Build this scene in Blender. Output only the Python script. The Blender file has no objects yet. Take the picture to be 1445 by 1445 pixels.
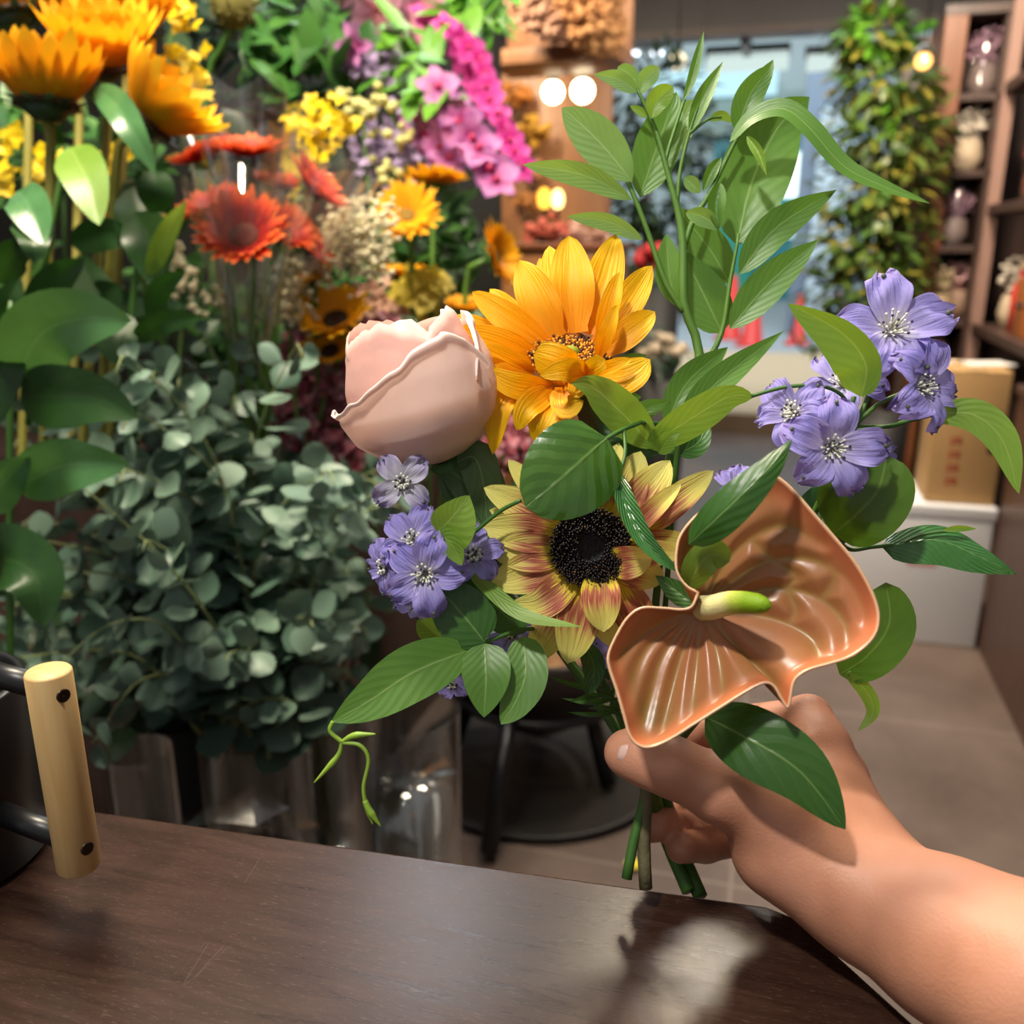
import bpy, math, random
import numpy as np
from mathutils import Vector, Matrix
sc = bpy.context.scene
col = sc.collection
# ------------------------------------------------------------------ camera, world, lights, exposure
FPX = 1280.0
PITCH, YAW = math.radians(16.6), math.radians(16.0)
CAM = np.array([0.0, 0.0, 1.4])
FW = np.array([-math.sin(YAW)*math.cos(PITCH), math.cos(YAW)*math.cos(PITCH), -math.sin(PITCH)])
RT = np.array([math.cos(YAW), math.sin(YAW), 0.0])
UP = np.cross(RT, FW)
cd = bpy.data.cameras.new('camera'); cam = bpy.data.objects.new('camera', cd); col.objects.link(cam)
cam.location = CAM; cam.rotation_euler = (math.radians(90)-PITCH, 0, YAW)
cd.sensor_width = 36; cd.lens = 36*FPX/1445; cd.clip_start = 0.02; cd.clip_end = 200
cd.dof.use_dof = True; cd.dof.focus_distance = 0.49; cd.dof.aperture_fstop = 6.4
sc.camera = cam
sc.view_settings.view_transform = 'Standard'; sc.view_settings.look = 'None'
sc.view_settings.exposure = 0.0; sc.view_settings.gamma = 1.0
sc.view_settings.use_curve_mapping = False
sc.cycles.max_bounces = 10; sc.cycles.transparent_max_bounces = 24; sc.cycles.transmission_bounces = 8
sc.cycles.diffuse_bounces = 3; sc.cycles.glossy_bounces = 4
sc.cycles.caustics_reflective = False; sc.cycles.caustics_refractive = False
sc.cycles.use_denoising = True; sc.cycles.sample_clamp_indirect = 4.0
w = bpy.data.worlds.new('world'); sc.world = w; w.use_nodes = True
w.node_tree.nodes['Background'].inputs[0].default_value = (0.98, 0.97, 1.0, 1)
w.node_tree.nodes['Background'].inputs[1].default_value = 0.36
def area(name, loc, target, size, power, color):
    l = bpy.data.lights.new(name, 'AREA'); l.shape = 'DISK'; l.size = size; l.energy = power; l.color = color
    o = bpy.data.objects.new(name, l); col.objects.link(o); o.location = loc
    o.rotation_euler = (Vector(target)-Vector(loc)).to_track_quat('-Z', 'Y').to_euler()
    return o
def spot(name, loc, target, power, color, angle, radius, blend=.7):
    l = bpy.data.lights.new(name, 'SPOT'); l.energy = power; l.color = color; l.spot_size = math.radians(angle); l.spot_blend = blend; l.shadow_soft_size = radius
    o = bpy.data.objects.new(name, l); col.objects.link(o); o.location = loc
    o.rotation_euler = (Vector(target)-Vector(loc)).to_track_quat('-Z', 'Y').to_euler()
    return o
spot('ceiling_spot_key', (-0.42, -0.36, 2.75), (-0.02, 0.49, 1.30), 112, (1.0, 0.95, 0.87), 34, .06)
area('ceiling_spot_display', (-0.75, 0.75, 2.75), (-0.9, 1.6, 1.0), 0.5, 66, (1.0, 0.87, 0.66))
area('ceiling_spot_counter', (-0.17, 2.0, 2.62), (-0.05, 0.45, 1.0), 0.26, 11, (1.0, 0.84, 0.60))
area('ceiling_spot_cool', (-0.82, 2.05, 2.58), (-0.2, 0.42, 1.0), 0.34, 6, (0.86, 0.93, 1.0))
area('aisle_floor_fill', (0.1, 2.2, 2.75), (-0.2, 2.2, 0), 0.3, 12, (1.0, 0.9, 0.8))  # unseen lamp added to brighten the aisle floor
area('ceiling_spot_shelf', (0.45, 3.3, 2.75), (1.1, 4.6, 1.1), 0.3, 70, (1.0, 0.84, 0.64))
area('ceiling_spot_back', (-1.4, 3.2, 2.75), (-1.2, 4.6, 1.5), 0.4, 48, (1.0, 0.8, 0.55))
area('street_daylight', (-1.0, 8.4, 9.0), (-2.5, 17.5, 1.5), 7.0, 1500, (0.86, 0.95, 1.0))

# ------------------------------------------------------------------ helpers
def V3(a): return np.array(a, float)
def nrm(a):
    a = np.asarray(a, float); return a/max(np.linalg.norm(a), 1e-12)
def P(px, py, d): return CAM + (FW + RT*(px-722.5)/FPX - UP*(py-722.5)/FPX)*d
def PZ(px, py, z):
    r = P(px, py, 1)-CAM; return CAM + r*((z-CAM[2])/r[2])
def PY(px, py, y):
    r = P(px, py, 1)-CAM; return CAM + r*(y/r[1])
def PX(px, py, x):
    r = P(px, py, 1)-CAM; return CAM + r*(x/r[0])
def catmull(pts, n):
    p = np.asarray(pts, float)
    if len(p) == 2:
        t = np.linspace(0, 1, n)[:, None]; return p[0]*(1-t)+p[1]*t
    seg = np.linalg.norm(np.diff(p[:, :3], axis=0), axis=1); s = np.concatenate([[0], np.cumsum(seg)])
    out = []
    pe = np.vstack([2*p[0]-p[1], p, 2*p[-1]-p[-2]])
    for x in np.linspace(0, s[-1], n):
        i = min(max(np.searchsorted(s, x, 'right')-1, 0), len(p)-2)
        t = (x-s[i])/max(s[i+1]-s[i], 1e-9)
        a, b, c, d = pe[i], pe[i+1], pe[i+2], pe[i+3]
        out.append(.5*((2*b)+(-a+c)*t+(2*a-5*b+4*c-d)*t*t+(-a+3*b-3*c+d)*t**3))
    return np.array(out)
ORG = {}
class MB:
    def __init__(s): s.v = []; s.f = []; s.uv = []; s.m = []; s.mi = 0
    def add(s, verts, faces, uvs=None):
        o = len(s.v); s.v.extend([tuple(map(float, q)) for q in verts])
        s.uv.extend([tuple(q) for q in uvs] if uvs is not None else [(0.5, 0.5)]*len(verts))
        for f in faces: s.f.append(tuple(i+o for i in f)); s.m.append(s.mi)
    def grid(s, pts, uvs=None, closeu=False):
        nv, nu = len(pts), len(pts[0]); P_ = [q for r in pts for q in r]
        if uvs is None: uv = [(j/(nu-1 if not closeu else nu), i/(nv-1)) for i in range(nv) for j in range(nu)]
        else: uv = [q for r in uvs for q in r]
        fs = []
        for i in range(nv-1):
            for j in range(nu if closeu else nu-1):
                k = (j+1) % nu; fs.append((i*nu+j, i*nu+k, (i+1)*nu+k, (i+1)*nu+j))
        s.add(P_, fs, uv)
    def tube(s, pts, r, seg=8, cap=True):
        pts = np.asarray(pts, float); n = len(pts)
        r = np.full(n, r) if np.isscalar(r) else np.interp(np.linspace(0, 1, n), np.linspace(0, 1, len(r)), r)
        T = np.gradient(pts, axis=0); ref = np.array([0.31, 0.17, 0.94])
        a = nrm(np.cross(T[0], ref)); rings = []
        for i in range(n):
            t = nrm(T[i]); a = nrm(a-t*np.dot(a, t)); b = np.cross(t, a)
            rings.append([pts[i]+(a*math.cos(q)+b*math.sin(q))*r[i] for q in np.linspace(0, 2*math.pi, seg, endpoint=False)])
        o = len(s.v); s.grid(rings, None, True)
        if cap:
            s.f.append(tuple(o+i for i in range(seg-1, -1, -1))); s.m.append(s.mi)
            s.f.append(tuple(o+(n-1)*seg+i for i in range(seg))); s.m.append(s.mi)
    def lathe(s, prof, c=(0, 0, 0), axis=(0, 0, 1), seg=24):
        ax = nrm(axis); a = nrm(np.cross(ax, (0.31, 0.9, 0.17))); b = np.cross(ax, a); c = np.asarray(c, float)
        s.grid([[c+ax*z+(a*math.cos(q)+b*math.sin(q))*max(r, 1e-5) for q in np.linspace(0, 2*math.pi, seg, endpoint=False)] for r, z in prof], None, True)
    def box(s, c, size, rz=0, bev=0.0):
        c = np.asarray(c, float); h = np.asarray(size, float)/2; ca, sa = math.cos(rz), math.sin(rz)
        def tr(x, y, z): return (c[0]+x*ca-y*sa, c[1]+x*sa+y*ca, c[2]+z)
        b = min(bev, h.min()*.9)
        if b <= 0:
            v = [tr(h[0]*i, h[1]*j, h[2]*k) for k in (-1, 1) for j in (-1, 1) for i in (-1, 1)]
            s.add(v, [(0, 2, 3, 1), (4, 5, 7, 6), (0, 1, 5, 4), (2, 6, 7, 3), (0, 4, 6, 2), (1, 3, 7, 5)],
                  [(0, 0), (1, 0), (0, 1), (1, 1)]*2); return
        def ring(e, z): 
            X, Y = h[0]-e, h[1]-e; q = b if e == 0 else b*.3
            return [tr(x, y, z) for x, y in [(-X+q, -Y), (X-q, -Y), (X, -Y+q), (X, Y-q), (X-q, Y), (-X+q, Y), (-X, Y-q), (-X, -Y+q)]]
        R_ = [ring(b, -h[2]), ring(b*.3, -h[2]+b*.3), ring(0, -h[2]+b), ring(0, h[2]-b), ring(b*.3, h[2]-b*.3), ring(b, h[2])]
        v = [q for r in R_ for q in r]; fs = [tuple(range(7, -1, -1)), tuple(40+i for i in range(8))]
        for i in range(5):
            for j in range(8): k = (j+1) % 8; fs.append((i*8+j, i*8+k, i*8+8+k, i*8+8+j))
        s.add(v, fs)
    def ball(s, c, r, nu=12, nv=8, sc_=(1, 1, 1)):
        c = np.asarray(c, float)
        s.grid([[c+r*np.array(sc_)*np.array([math.sin(t)*math.cos(q), math.sin(t)*math.sin(q), math.cos(t)]) for q in np.linspace(0, 2*math.pi, nu, endpoint=False)] for t in np.linspace(0.02, math.pi-.02, nv)], None, True)
    def prism(s, poly, z0, z1):
        n = len(poly); v = [(x, y, z0) for x, y in poly]+[(x, y, z1) for x, y in poly]
        s.add(v, [tuple(range(n-1, -1, -1)), tuple(range(n, 2*n))]+[(i, (i+1) % n, n+(i+1) % n, n+i) for i in range(n)])
    def build(s, name, mats, parent=None, smooth=True):
        me = bpy.data.meshes.new(name); org = ORG.get(parent.name, np.zeros(3)) if parent else np.zeros(3)
        v = np.array(s.v)-org if len(s.v) else np.zeros((0, 3))
        me.from_pydata(v.tolist(), [], s.f)
        ul = me.uv_layers.new(name='UVMap'); li = np.zeros(len(me.loops), dtype=np.int32); me.loops.foreach_get('vertex_index', li)
        ul.data.foreach_set('uv', np.array(s.uv, dtype=np.float32)[li].ravel())
        if not isinstance(mats, (list, tuple)): mats = [mats]
        for m in mats: me.materials.append(m)
        if len(mats) > 1: me.polygons.foreach_set('material_index', np.array(s.m, dtype=np.int32))
        if smooth: me.polygons.foreach_set('use_smooth', np.ones(len(me.polygons), dtype=bool))
        me.update()
        o = bpy.data.objects.new(name, me); col.objects.link(o)
        if parent: o.parent = parent; ORG[o.name] = org
        return o
def tag(o, label, cat, group=None, kind=None):
    o['label'] = label; o['category'] = cat
    if group: o['group'] = group
    if kind: o['kind'] = kind
    return o
def thing(name, label, cat, loc=(0, 0, 0), group=None):
    o = bpy.data.objects.new(name, None); col.objects.link(o); o.location = tuple(map(float, loc)); o.empty_display_size = .02
    ORG[o.name] = np.array(loc, float); return tag(o, label, cat, group)
def structure(name, mb, mat, smooth=False):
    o = mb.build(name, mat, None, smooth); o['kind'] = 'structure'; return o
def dup(root, loc, rot=(0, 0, 0), scale=1.0, label=None, skip='stem'):
    r = root.copy(); col.objects.link(r); r.location = tuple(map(float, loc)); r.rotation_euler = rot; r.scale = (scale,)*3
    if label: r['label'] = label
    for ch in list(root.children):
        if ch.name.startswith(skip): continue
        c = ch.copy(); col.objects.link(c); c.parent = r
        for g in list(ch.children):
            d = g.copy(); col.objects.link(d); d.parent = c
    return r
def aim(n, spin=0.0):
    """euler that turns local +Z to direction n"""
    q = Vector(tuple(map(float, n))).to_track_quat('Z', 'Y')
    return (q.to_matrix() @ Matrix.Rotation(spin, 3, 'Z')).to_euler()

# ------------------------------------------------------------------ materials
def C(h, a=1.0):
    h = h.lstrip('#'); o = []
    for i in (0, 2, 4):
        c = int(h[i:i+2], 16)/255; o.append(c/12.92 if c <= .04045 else ((c+.055)/1.055)**2.4)
    return (o[0], o[1], o[2], a)
class NT:
    def __init__(s, name):
        s.mat = bpy.data.materials.new(name); s.mat.use_nodes = True; s.nt = s.mat.node_tree
        s.nt.nodes.clear(); s.out = s.n('ShaderNodeOutputMaterial')
    def n(s, t, **k):
        x = s.nt.nodes.new(t)
        for a, b in k.items(): setattr(x, a, b)
        return x
    def l(s, a, b): s.nt.links.new(a, b)
    def math(s, op, a, b=None, c=None, clamp=False):
        x = s.n('ShaderNodeMath', operation=op, use_clamp=clamp)
        for i, q in enumerate((a, b, c)):
            if q is None: continue
            if isinstance(q, (int, float)): x.inputs[i].default_value = q
            else: s.l(q, x.inputs[i])
        return x.outputs[0]
    def mix(s, f, a, b, blend='MIX'):
        x = s.n('ShaderNodeMix', data_type='RGBA', blend_type=blend)
        for i, q in ((0, f), (6, a), (7, b)):
            if isinstance(q, (int, float, tuple)): x.inputs[i].default_value = q
            else: s.l(q, x.inputs[i])
        return x.outputs[2]
    def ramp(s, f, stops, interp='LINEAR'):
        x = s.n('ShaderNodeValToRGB'); cr = x.color_ramp; cr.interpolation = interp
        while len(cr.elements) < len(stops): cr.elements.new(.5)
        for e, (p, c) in zip(cr.elements, stops): e.position = p; e.color = c if len(c) == 4 else (*c, 1)
        s.l(f, x.inputs[0]); return x.outputs[0]
    def noise(s, scale, detail=3, vec=None, rough=.5, dist=0):
        x = s.n('ShaderNodeTexNoise'); x.inputs['Scale'].default_value = scale; x.inputs['Detail'].default_value = detail
        x.inputs['Roughness'].default_value = rough; x.inputs['Distortion'].default_value = dist
        if vec is not None: s.l(vec, x.inputs['Vector'])
        return x.outputs['Fac']
    def coord(s, k='Object'): return s.n('ShaderNodeTexCoord').outputs[k]
    def mapping(s, vec, scale=(1, 1, 1), rot=(0, 0, 0)):
        x = s.n('ShaderNodeMapping'); x.inputs['Scale'].default_value = scale; x.inputs['Rotation'].default_value = rot
        s.l(vec, x.inputs['Vector']); return x.outputs[0]
    def bump(s, h, strength=.3, dist=.01):
        x = s.n('ShaderNodeBump'); x.inputs['Strength'].default_value = strength; x.inputs['Distance'].default_value = dist
        s.l(h, x.inputs['Height']); return x.outputs[0]
    def uv(s):
        x = s.n('ShaderNodeSeparateXYZ'); s.l(s.coord('UV'), x.inputs[0]); return x.outputs[0], x.outputs[1]
    def pbr(s, color, rough=.5, metal=0, normal=None, spec=.5, trans=0.0, tcol=None, **k):
        b = s.n('ShaderNodeBsdfPrincipled')
        def put(i, q):
            if isinstance(q, (int, float, tuple)): b.inputs[i].default_value = q
            else: s.l(q, b.inputs[i])
        put('Base Color', color); put('Roughness', rough); put('Metallic', metal); put('Specular IOR Level', spec)
        for a, q in k.items(): put(a.replace('_', ' '), q)
        if normal is not None: s.l(normal, b.inputs['Normal'])
        sh = b.outputs[0]
        if trans > 0:
            t = s.n('ShaderNodeBsdfTranslucent'); tc = tcol if tcol is not None else color
            if isinstance(tc, tuple): t.inputs[0].default_value = tc
            else: s.l(tc, t.inputs[0])
            m = s.n('ShaderNodeMixShader'); m.inputs[0].default_value = trans
            s.l(sh, m.inputs[1]); s.l(t.outputs[0], m.inputs[2]); sh = m.outputs[0]
        s.l(sh, s.out.inputs[0]); return s.mat
def plain(name, color, rough=.5, metal=0, spec=.5, var=.12, scale=30, bump=0.0, trans=0.0, **k):
    t = NT(name); n = t.noise(scale, 3, t.coord())
    c = t.mix(t.math('MULTIPLY', n, var*2), color, tuple(x*.55 for x in color[:3])+(1,))
    return t.pbr(c, rough, metal, t.bump(n, bump, .005) if bump else None, spec, trans, **k)
def leaf_mat(name, base, dark, vein, rough=.38, nveins=7, trans=.22, bump=.35, vw=.028, vfac=.75, spec=.5, sheen=0.0):
    t = NT(name); u, v = t.uv(); a = t.math('ABSOLUTE', t.math('SUBTRACT', u, .5))
    mid = t.math('SUBTRACT', 1.0, t.math('DIVIDE', a, vw), clamp=True)
    ph = t.math('SUBTRACT', t.math('MULTIPLY', v, float(nveins)), t.math('MULTIPLY', a, nveins*.75))
    ph = t.math('ADD', ph, t.math('MULTIPLY', t.noise(45, 2, t.coord()), .9)); fr = t.math('ABSOLUTE', t.math('SUBTRACT', t.math('FRACT', ph), .5))
    sv = t.math('SUBTRACT', 1.0, t.math('DIVIDE', fr, .07), clamp=True)
    n = t.noise(26, 3, t.coord()); n2 = t.noise(160, 2, t.coord())
    c = t.mix(t.math('MULTIPLY_ADD', n, 1.5, -.25, clamp=True), dark, base)
    c = t.mix(t.math('MULTIPLY', sv, .13*vfac), c, vein); c = t.mix(t.math('MULTIPLY', mid, vfac), c, vein)
    h = t.math('ADD', t.math('MULTIPLY', fr, .38), t.math('MULTIPLY', n2, .22))
    h = t.math('SUBTRACT', h, t.math('MULTIPLY', mid, .18))
    tc = t.mix(.5, c, (min(base[0]*2.6, 1), min(base[1]*2.2, 1), base[2]*.8, 1))
    return t.pbr(c, rough, 0, t.bump(h, bump, .0022), spec, trans, tc)
def petal_mat(name, stops, streak=.35, freq=22, dark=None, rough=.55, trans=.3, bump=.25):
    t = NT(name); u, v = t.uv()
    cx = t.n('ShaderNodeCombineXYZ'); t.l(t.math('MULTIPLY', u, float(freq)), cx.inputs[0]); t.l(t.math('MULTIPLY', v, 1.6), cx.inputs[1])
    oi = t.n('ShaderNodeObjectInfo'); t.l(t.math('MULTIPLY', oi.outputs['Random'], 40.0), cx.inputs[2])
    n = t.noise(1.0, 3, cx.outputs[0])
    vv = t.math('ADD', v, t.math('MULTIPLY', t.math('SUBTRACT', n, .5), streak), clamp=True)
    c = t.ramp(vv, stops)
    if dark is not None: c = t.mix(t.math('MULTIPLY', t.math('SUBTRACT', n, .45, clamp=True), 1.2, clamp=True), c, dark)
    return t.pbr(c, rough, 0, t.bump(n, bump, .0015), .35, trans)
# ------------------------------------------------------------------ hand-held bouquet: leaf and petal builders
rng = random.Random(7)
def blade(mb, mid, hw, a=.6, b=1.0, fold=(15, 15), camber=0.0, wave=0.0, nv=18, nu=8, seed=0, base=0.0, asym=(1, 1), twist=0, vfrom=0.0):
    """leaf / petal surface along a 3-D midrib; hw in metres; fold = tilt of left / right half (deg, + towards the viewer)"""
    M = catmull(mid, nv+1); T = np.gradient(M, axis=0); r = random.Random(seed); p1, p2 = r.random()*6, r.random()*6
    pk = a/(a+b) if a+b else .5; mx = pk**a*(1-pk)**b; rows, uvs = [], []
    for i in range(nv+1):
        t = i/nv; h = hw*max(base*(1-t)**.5, (max(t, 1e-4)**a*max(1-t, 0)**b)/mx) if t < 1 else 0.0
        h = max(h, hw*.012)
        view = nrm(M[i]-CAM); tg = nrm(T[i]); s = nrm(np.cross(tg, view)); n = nrm(np.cross(s, tg))
        if np.dot(n, view) > 0: n = -n
        row, ur = [], []
        for j in range(nu+1):
            q = -1+2*j/nu; k = 0 if q < 0 else 1; th = math.radians(fold[k]+twist*(t-.3)*(1 if q < 0 else -1))
            x = q*h*asym[k]*math.cos(th); z = abs(q)*h*asym[k]*math.sin(th) + camber*h*q*q
            z += wave*hw*q*q*math.sin(t*13+p1+(p2 if q > 0 else 0))
            row.append(M[i]+s*x+n*z); ur.append((.5+.5*q, vfrom+(1-vfrom)*t))
        rows.append(row); uvs.append(ur)
    mb.grid(rows, uvs)
def PP(pts, d=None):
    """pixel-and-depth list to world points; d = default depth"""
    return [P(q[0], q[1], q[2] if len(q) > 2 else d) for q in pts]
def leaf(parent, mat, pts, hw, d=.5, name='leaf', **k):
    w3 = PP(pts, d); dm = np.mean([q[2] if len(q) > 2 else d for q in pts]); mb = MB()
    k.setdefault('seed', int(pts[0][0]*7+pts[0][1])); blade(mb, w3, hw*dm/FPX, **k); return mb.build(name, mat, parent)
def stem(parent, mat, pts, r, d=.5, name='stem', n=24, seg=7, mb=None):
    m = mb or MB(); m.tube(catmull(PP(pts, d), n), r, seg)
    return m if mb else m.build(name, mat, parent)
GRIP = (912, 1105, .508)
M_stem = plain('stem_green', C('#5f8a34'), .5, var=.3, scale=60, trans=.05)
M_stemd = plain('stem_dark_green', C('#3f6b26'), .5, var=.3, scale=60)
M_stemb = plain('stem_brown', C('#6d6647'), .7, var=.5, scale=90, bump=.4)
L_light = leaf_mat('leaf_light', C('#82a85c'), C('#6a8f4a'), C('#a5c085'), .42, 8, .26, .3)
L_mid = leaf_mat('leaf_mid', C('#628d36'), C('#4a752a'), C('#94b066'), .40, 8, .25, .2)
L_dark = leaf_mat('leaf_dark', C('#3d6a24'), C('#264a1a'), C('#86a35c'), .34, 6, .15, .45, vfac=.6)
L_deep = leaf_mat('leaf_deep', C('#305a28'), C('#1f401c'), C('#5c7d55'), .32, 5, .12, .5, vfac=.4)
L_young = leaf_mat('leaf_young', C('#7d9f3c'), C('#628a2c'), C('#a3b862'), .40, 7, .34, .3)
L_gloss = leaf_mat('leaf_glossy', C('#476e1c'), C('#2c541b'), C('#86a25a'), .2, 6, .12, .6, spec=.7, vfac=.4)
L_blist = leaf_mat('leaf_blistered', C('#4a8440'), C('#326430'), C('#7fae6a'), .24, 11, .12, .9, spec=.7)
L_olive = leaf_mat('leaf_olive', C('#54781f'), C('#3c5f1c'), C('#86a24a'), .32, 5, .28, .3, vfac=.5)
L_rose = leaf_mat('leaf_rose', C('#57744a'), C('#40603b'), C('#87a078'), .5, 6, .12, .3)

# ------------------------------------------------------------------ the shop: floor, walls, door front, street
t = NT('concrete_floor'); oc = t.coord(); n1 = t.noise(1.6, 5, oc, .6); n2 = t.noise(40, 3, oc)
c_ = t.ramp(n1, [(.3, C('#4c3f39')), (.5, C('#62534b')), (.7, C('#75655c'))]); c_ = t.mix(t.math('MULTIPLY', n2, .25), c_, C('#8b7a70'))
sx = t.n('ShaderNodeSeparateXYZ'); t.l(oc, sx.inputs[0])
gx = t.math('ABSOLUTE', t.math('SUBTRACT', t.math('FRACT', t.math('MULTIPLY', sx.outputs[0], 1.0/.9)), .5)); gy = t.math('ABSOLUTE', t.math('SUBTRACT', t.math('FRACT', t.math('MULTIPLY', sx.outputs[1], 1.0/.9)), .5))
g = t.math('MAXIMUM', t.math('GREATER_THAN', gx, .495), t.math('GREATER_THAN', gy, .495)); c_ = t.mix(t.math('MULTIPLY', g, .45), c_, C('#97877c'))
M_floor = t.pbr(c_, t.ramp(n1, [(.3, (.28,)*3), (.7, (.5,)*3)]), 0, t.bump(n2, .08, .004))
def wood(name, a, b, scale=(1, 8, 8), rough=.4, spec=.5, bump=.15):
    t = NT(name); oc = t.mapping(t.coord(), scale); n1 = t.noise(5, 5, oc, .65, 1.2); n2 = t.noise(45, 3, oc)
    c_ = t.mix(t.math('MULTIPLY_ADD', n1, 2.2, -.6, clamp=True), a, b); c_ = t.mix(t.math('MULTIPLY', n2, .3), c_, tuple(x*.6 for x in a[:3])+(1,))
    return t.pbr(c_, rough, 0, t.bump(n2, bump, .003), spec)
M_dkwood = wood('dark_wood', C('#3a2a24'), C('#55403a'), (6, 6, .6))
M_cabwood = wood('cabinet_wood', C('#4a322a'), C('#63463a'), (6, 6, .6))
M_brwood = wood('brown_wood', C('#673a24'), C('#875231'), (6, 6, .6))
M_warmwood = wood('warm_wood', C('#8a5a38'), C('#b07d50'), (5, 5, .5))
M_soff = wood('soffit_wood', C('#1e1716'), C('#2e2726'), (9, 9, .5), .35)
mb = MB(); mb.box((-1.5, 3.0, -.05), (7.0, 8.1, .1)); structure('floor', mb, M_floor)
mb = MB(); mb.box((-1.5, 7.06, .07), (7.0, .12, .16)); structure('trim_1', mb, plain('step_edge', C('#a98f70'), .6, scale=12))
mb = MB(); mb.box((-1.5, 9.15, .07), (14.0, 4.1, .16)); structure('pavement', mb, plain('pavement_beige', C('#c2ad8c'), .7, scale=6))
mb = MB(); mb.box((-1.5, 17.3, .05), (40.0, 12.2, .1)); structure('road', mb, plain('road_grey', C('#9aa6ab'), .7, scale=3))
a0, a1 = PY(872, 62, 7.0), PY(1335, 45, 7.0)
mb = MB(); mb.box((-1.5, 7.0, a0[2]+.75), (7.0, .25, 1.5)); structure('wall_front', mb, M_soff)
mb = MB(); mb.box((-1.5, 6.86, a0[2]+.01), (7.0, .05, .05)); structure('trim_2', mb, M_dkwood)
# side walls of the shop
mb = MB(); mb.box((1.75, 3.0, 1.6), (.1, 8.0, 3.2)); structure('wall_right', mb, plain('wall_dark_brown', C('#4a3a33'), .7))
mb = MB(); mb.box((-4.2, 3.0, 1.6), (.1, 8.0, 3.2)); structure('wall_left', mb, plain('wall_brown', C('#4f3d33'), .7))
xl = PY(868, 300, 6.9)[0]
mb = MB(); mb.box(((xl-4.2)/2-.15, 6.95, 1.6), (xl+4.2-.3, .12, 3.2)); structure('wall_back', mb, M_warmwood)
xr = PY(1300, 300, 6.9)[0]
mb = MB(); mb.box(((xr+1.75)/2, 6.95, 1.4), (1.75-xr, .12, 2.8)); structure('wall_front_right', mb, M_dkwood)
# shopfronts across the street
q = NT('facade_grey'); M_fac = plain('facade_grey', C('#b4c6c8'), .6, scale=2); M_teal = plain('facade_teal', C('#1f7d85'), .4); M_tealm = plain('facade_green', C('#2a9a86'), .5)
def emit(name, color, strength):
    t = NT(name); e = t.n('ShaderNodeEmission'); e.inputs[0].default_value = color; e.inputs[1].default_value = strength; t.l(e.outputs[0], t.out.inputs[0]); return t.mat
mb = MB(); mb.box((-3.0, 23.2, 4.0), (40, .4, 8.0)); structure('facade_wall', mb, M_fac)
def pxbox(x0, y0, x1, y1, Y, depth=.1):
    p, q_ = PY(x0, y0, Y), PY(x1, y1, Y); m = MB(); c = (p+q_)/2
    m.box((c[0], Y+depth/2, c[2]), (abs(q_[0]-p[0]), depth, abs(p[2]-q_[2]))); return m
def pbox(name, mat, parent, x0, y0, x1, y1, Y, depth=.1): return pxbox(x0, y0, x1, y1, Y, depth).build(name, mat, parent, False)
s = thing('shopfront', 'teal shopfront across the street seen through the open doorway', 'shopfront', PY(1070, 470, 22.8))
pbox('wall_panel', M_teal, s, 1010, 160, 1142, 462, 22.7, .3); pbox('screen', emit('lit_window', (.82, 1, .97, 1), 2.2), s, 1098, 215, 1136, 278, 22.5, .1); pbox('screen', emit('lit_window_low', (.62, .86, .95, 1), 1.3), s, 1092, 292, 1134, 336, 22.5, .1)
pbox('fascia', plain('fascia_grey', C('#8aa39c'), .5), s, 960, 135, 1142, 185, 22.5, .3); pbox('lit_sign', emit('lit_sign', (.55, .88, 1, 1), 1.15), s, 925, 104, 1096, 132, 22.3, .2)
pbox('door_panel', M_tealm, s, 1008, 300, 1052, 462, 22.6, .1)
mb = pxbox(1141, 90, 1200, 470, 14.0, .9); tag(mb.build('pillar', plain('pillar_blue_grey', C('#76879a'), .5, scale=2), None, False), 'blue grey building pillar outside the doorway', 'pillar')
mb = pxbox(1160, 150, 1186, 476, 13.4, .3); tag(mb.build('signboard', plain('signboard_white', C('#b9cfdd'), .4), None, False), 'pale blue upright signboard standing against the pillar outside', 'sign')
g_ = 'white tube lights over the doorway'
for i, (x0, x1) in enumerate([(998, 1112), (1140, 1212)]):
    s = thing('tube_light', ['long white tube light over the left half of the doorway', 'short white tube light over the doorway beside the tall plant'][i], 'light', PY((x0+x1)/2, 84, 7.6), g_)
    pbox('diffuser', emit('tube', (.82, 1, .95, 1), .85), s, x0, 76, x1, 95, 7.6, .1); pbox('casing', M_soff, s, x0-3, 66, x1+3, 76, 7.6, .12); m_ = MB(); c_ = PY((x0+x1)/2, 70, 7.6); m_.box((c_[0], 7.37, c_[2]+.10), (.06, .5, .30)); m_.build('bracket', M_soff, s, False)
# ------------------------------------------------------------------ right side: cabinet, boxes, shelves, tall plant
M_black = plain('black_metal', C('#121214'), .35, var=.1, spec=.5); M_blackm = plain('black_plastic', C('#0e0e10'), .6)
cab = thing('cabinet', 'dark brown wooden cabinet whose side runs along the right edge', 'cabinet', (1.2, 2.4, 0))
mb = MB(); mb.box((1.20, 2.35, .46), (.83, 1.94, .92), 0, .004); mb.build('body', M_cabwood, cab, False)
mb = MB(); mb.box((1.20, 2.35, .935), (.85, 1.96, .03), 0, .006); mb.build('top', M_dkwood, cab, False)
M_foam = plain('foam_white', C('#d3d3d6'), .75, var=.06, scale=80, bump=.05); M_card = plain('cardboard', C('#b08a58'), .8, var=.12, scale=40); M_cardl = plain('cardboard_light', C('#c9a577'), .8, var=.12, scale=40)
M_red = plain('print_red', C('#a8382e'), .7); M_tape = plain('tape', C('#c2a06e'), .3)
zt = PY(1300, 712, 3.32)[2]; x0 = PY(1190, 800, 3.32)[0]
bx = thing('foam_box', 'white foam box standing on the floor beside the brown cabinet', 'box', ((x0+.775)/2, 3.5, 0))
w_, cx_ = .775-x0, (x0+.775)/2
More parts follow.
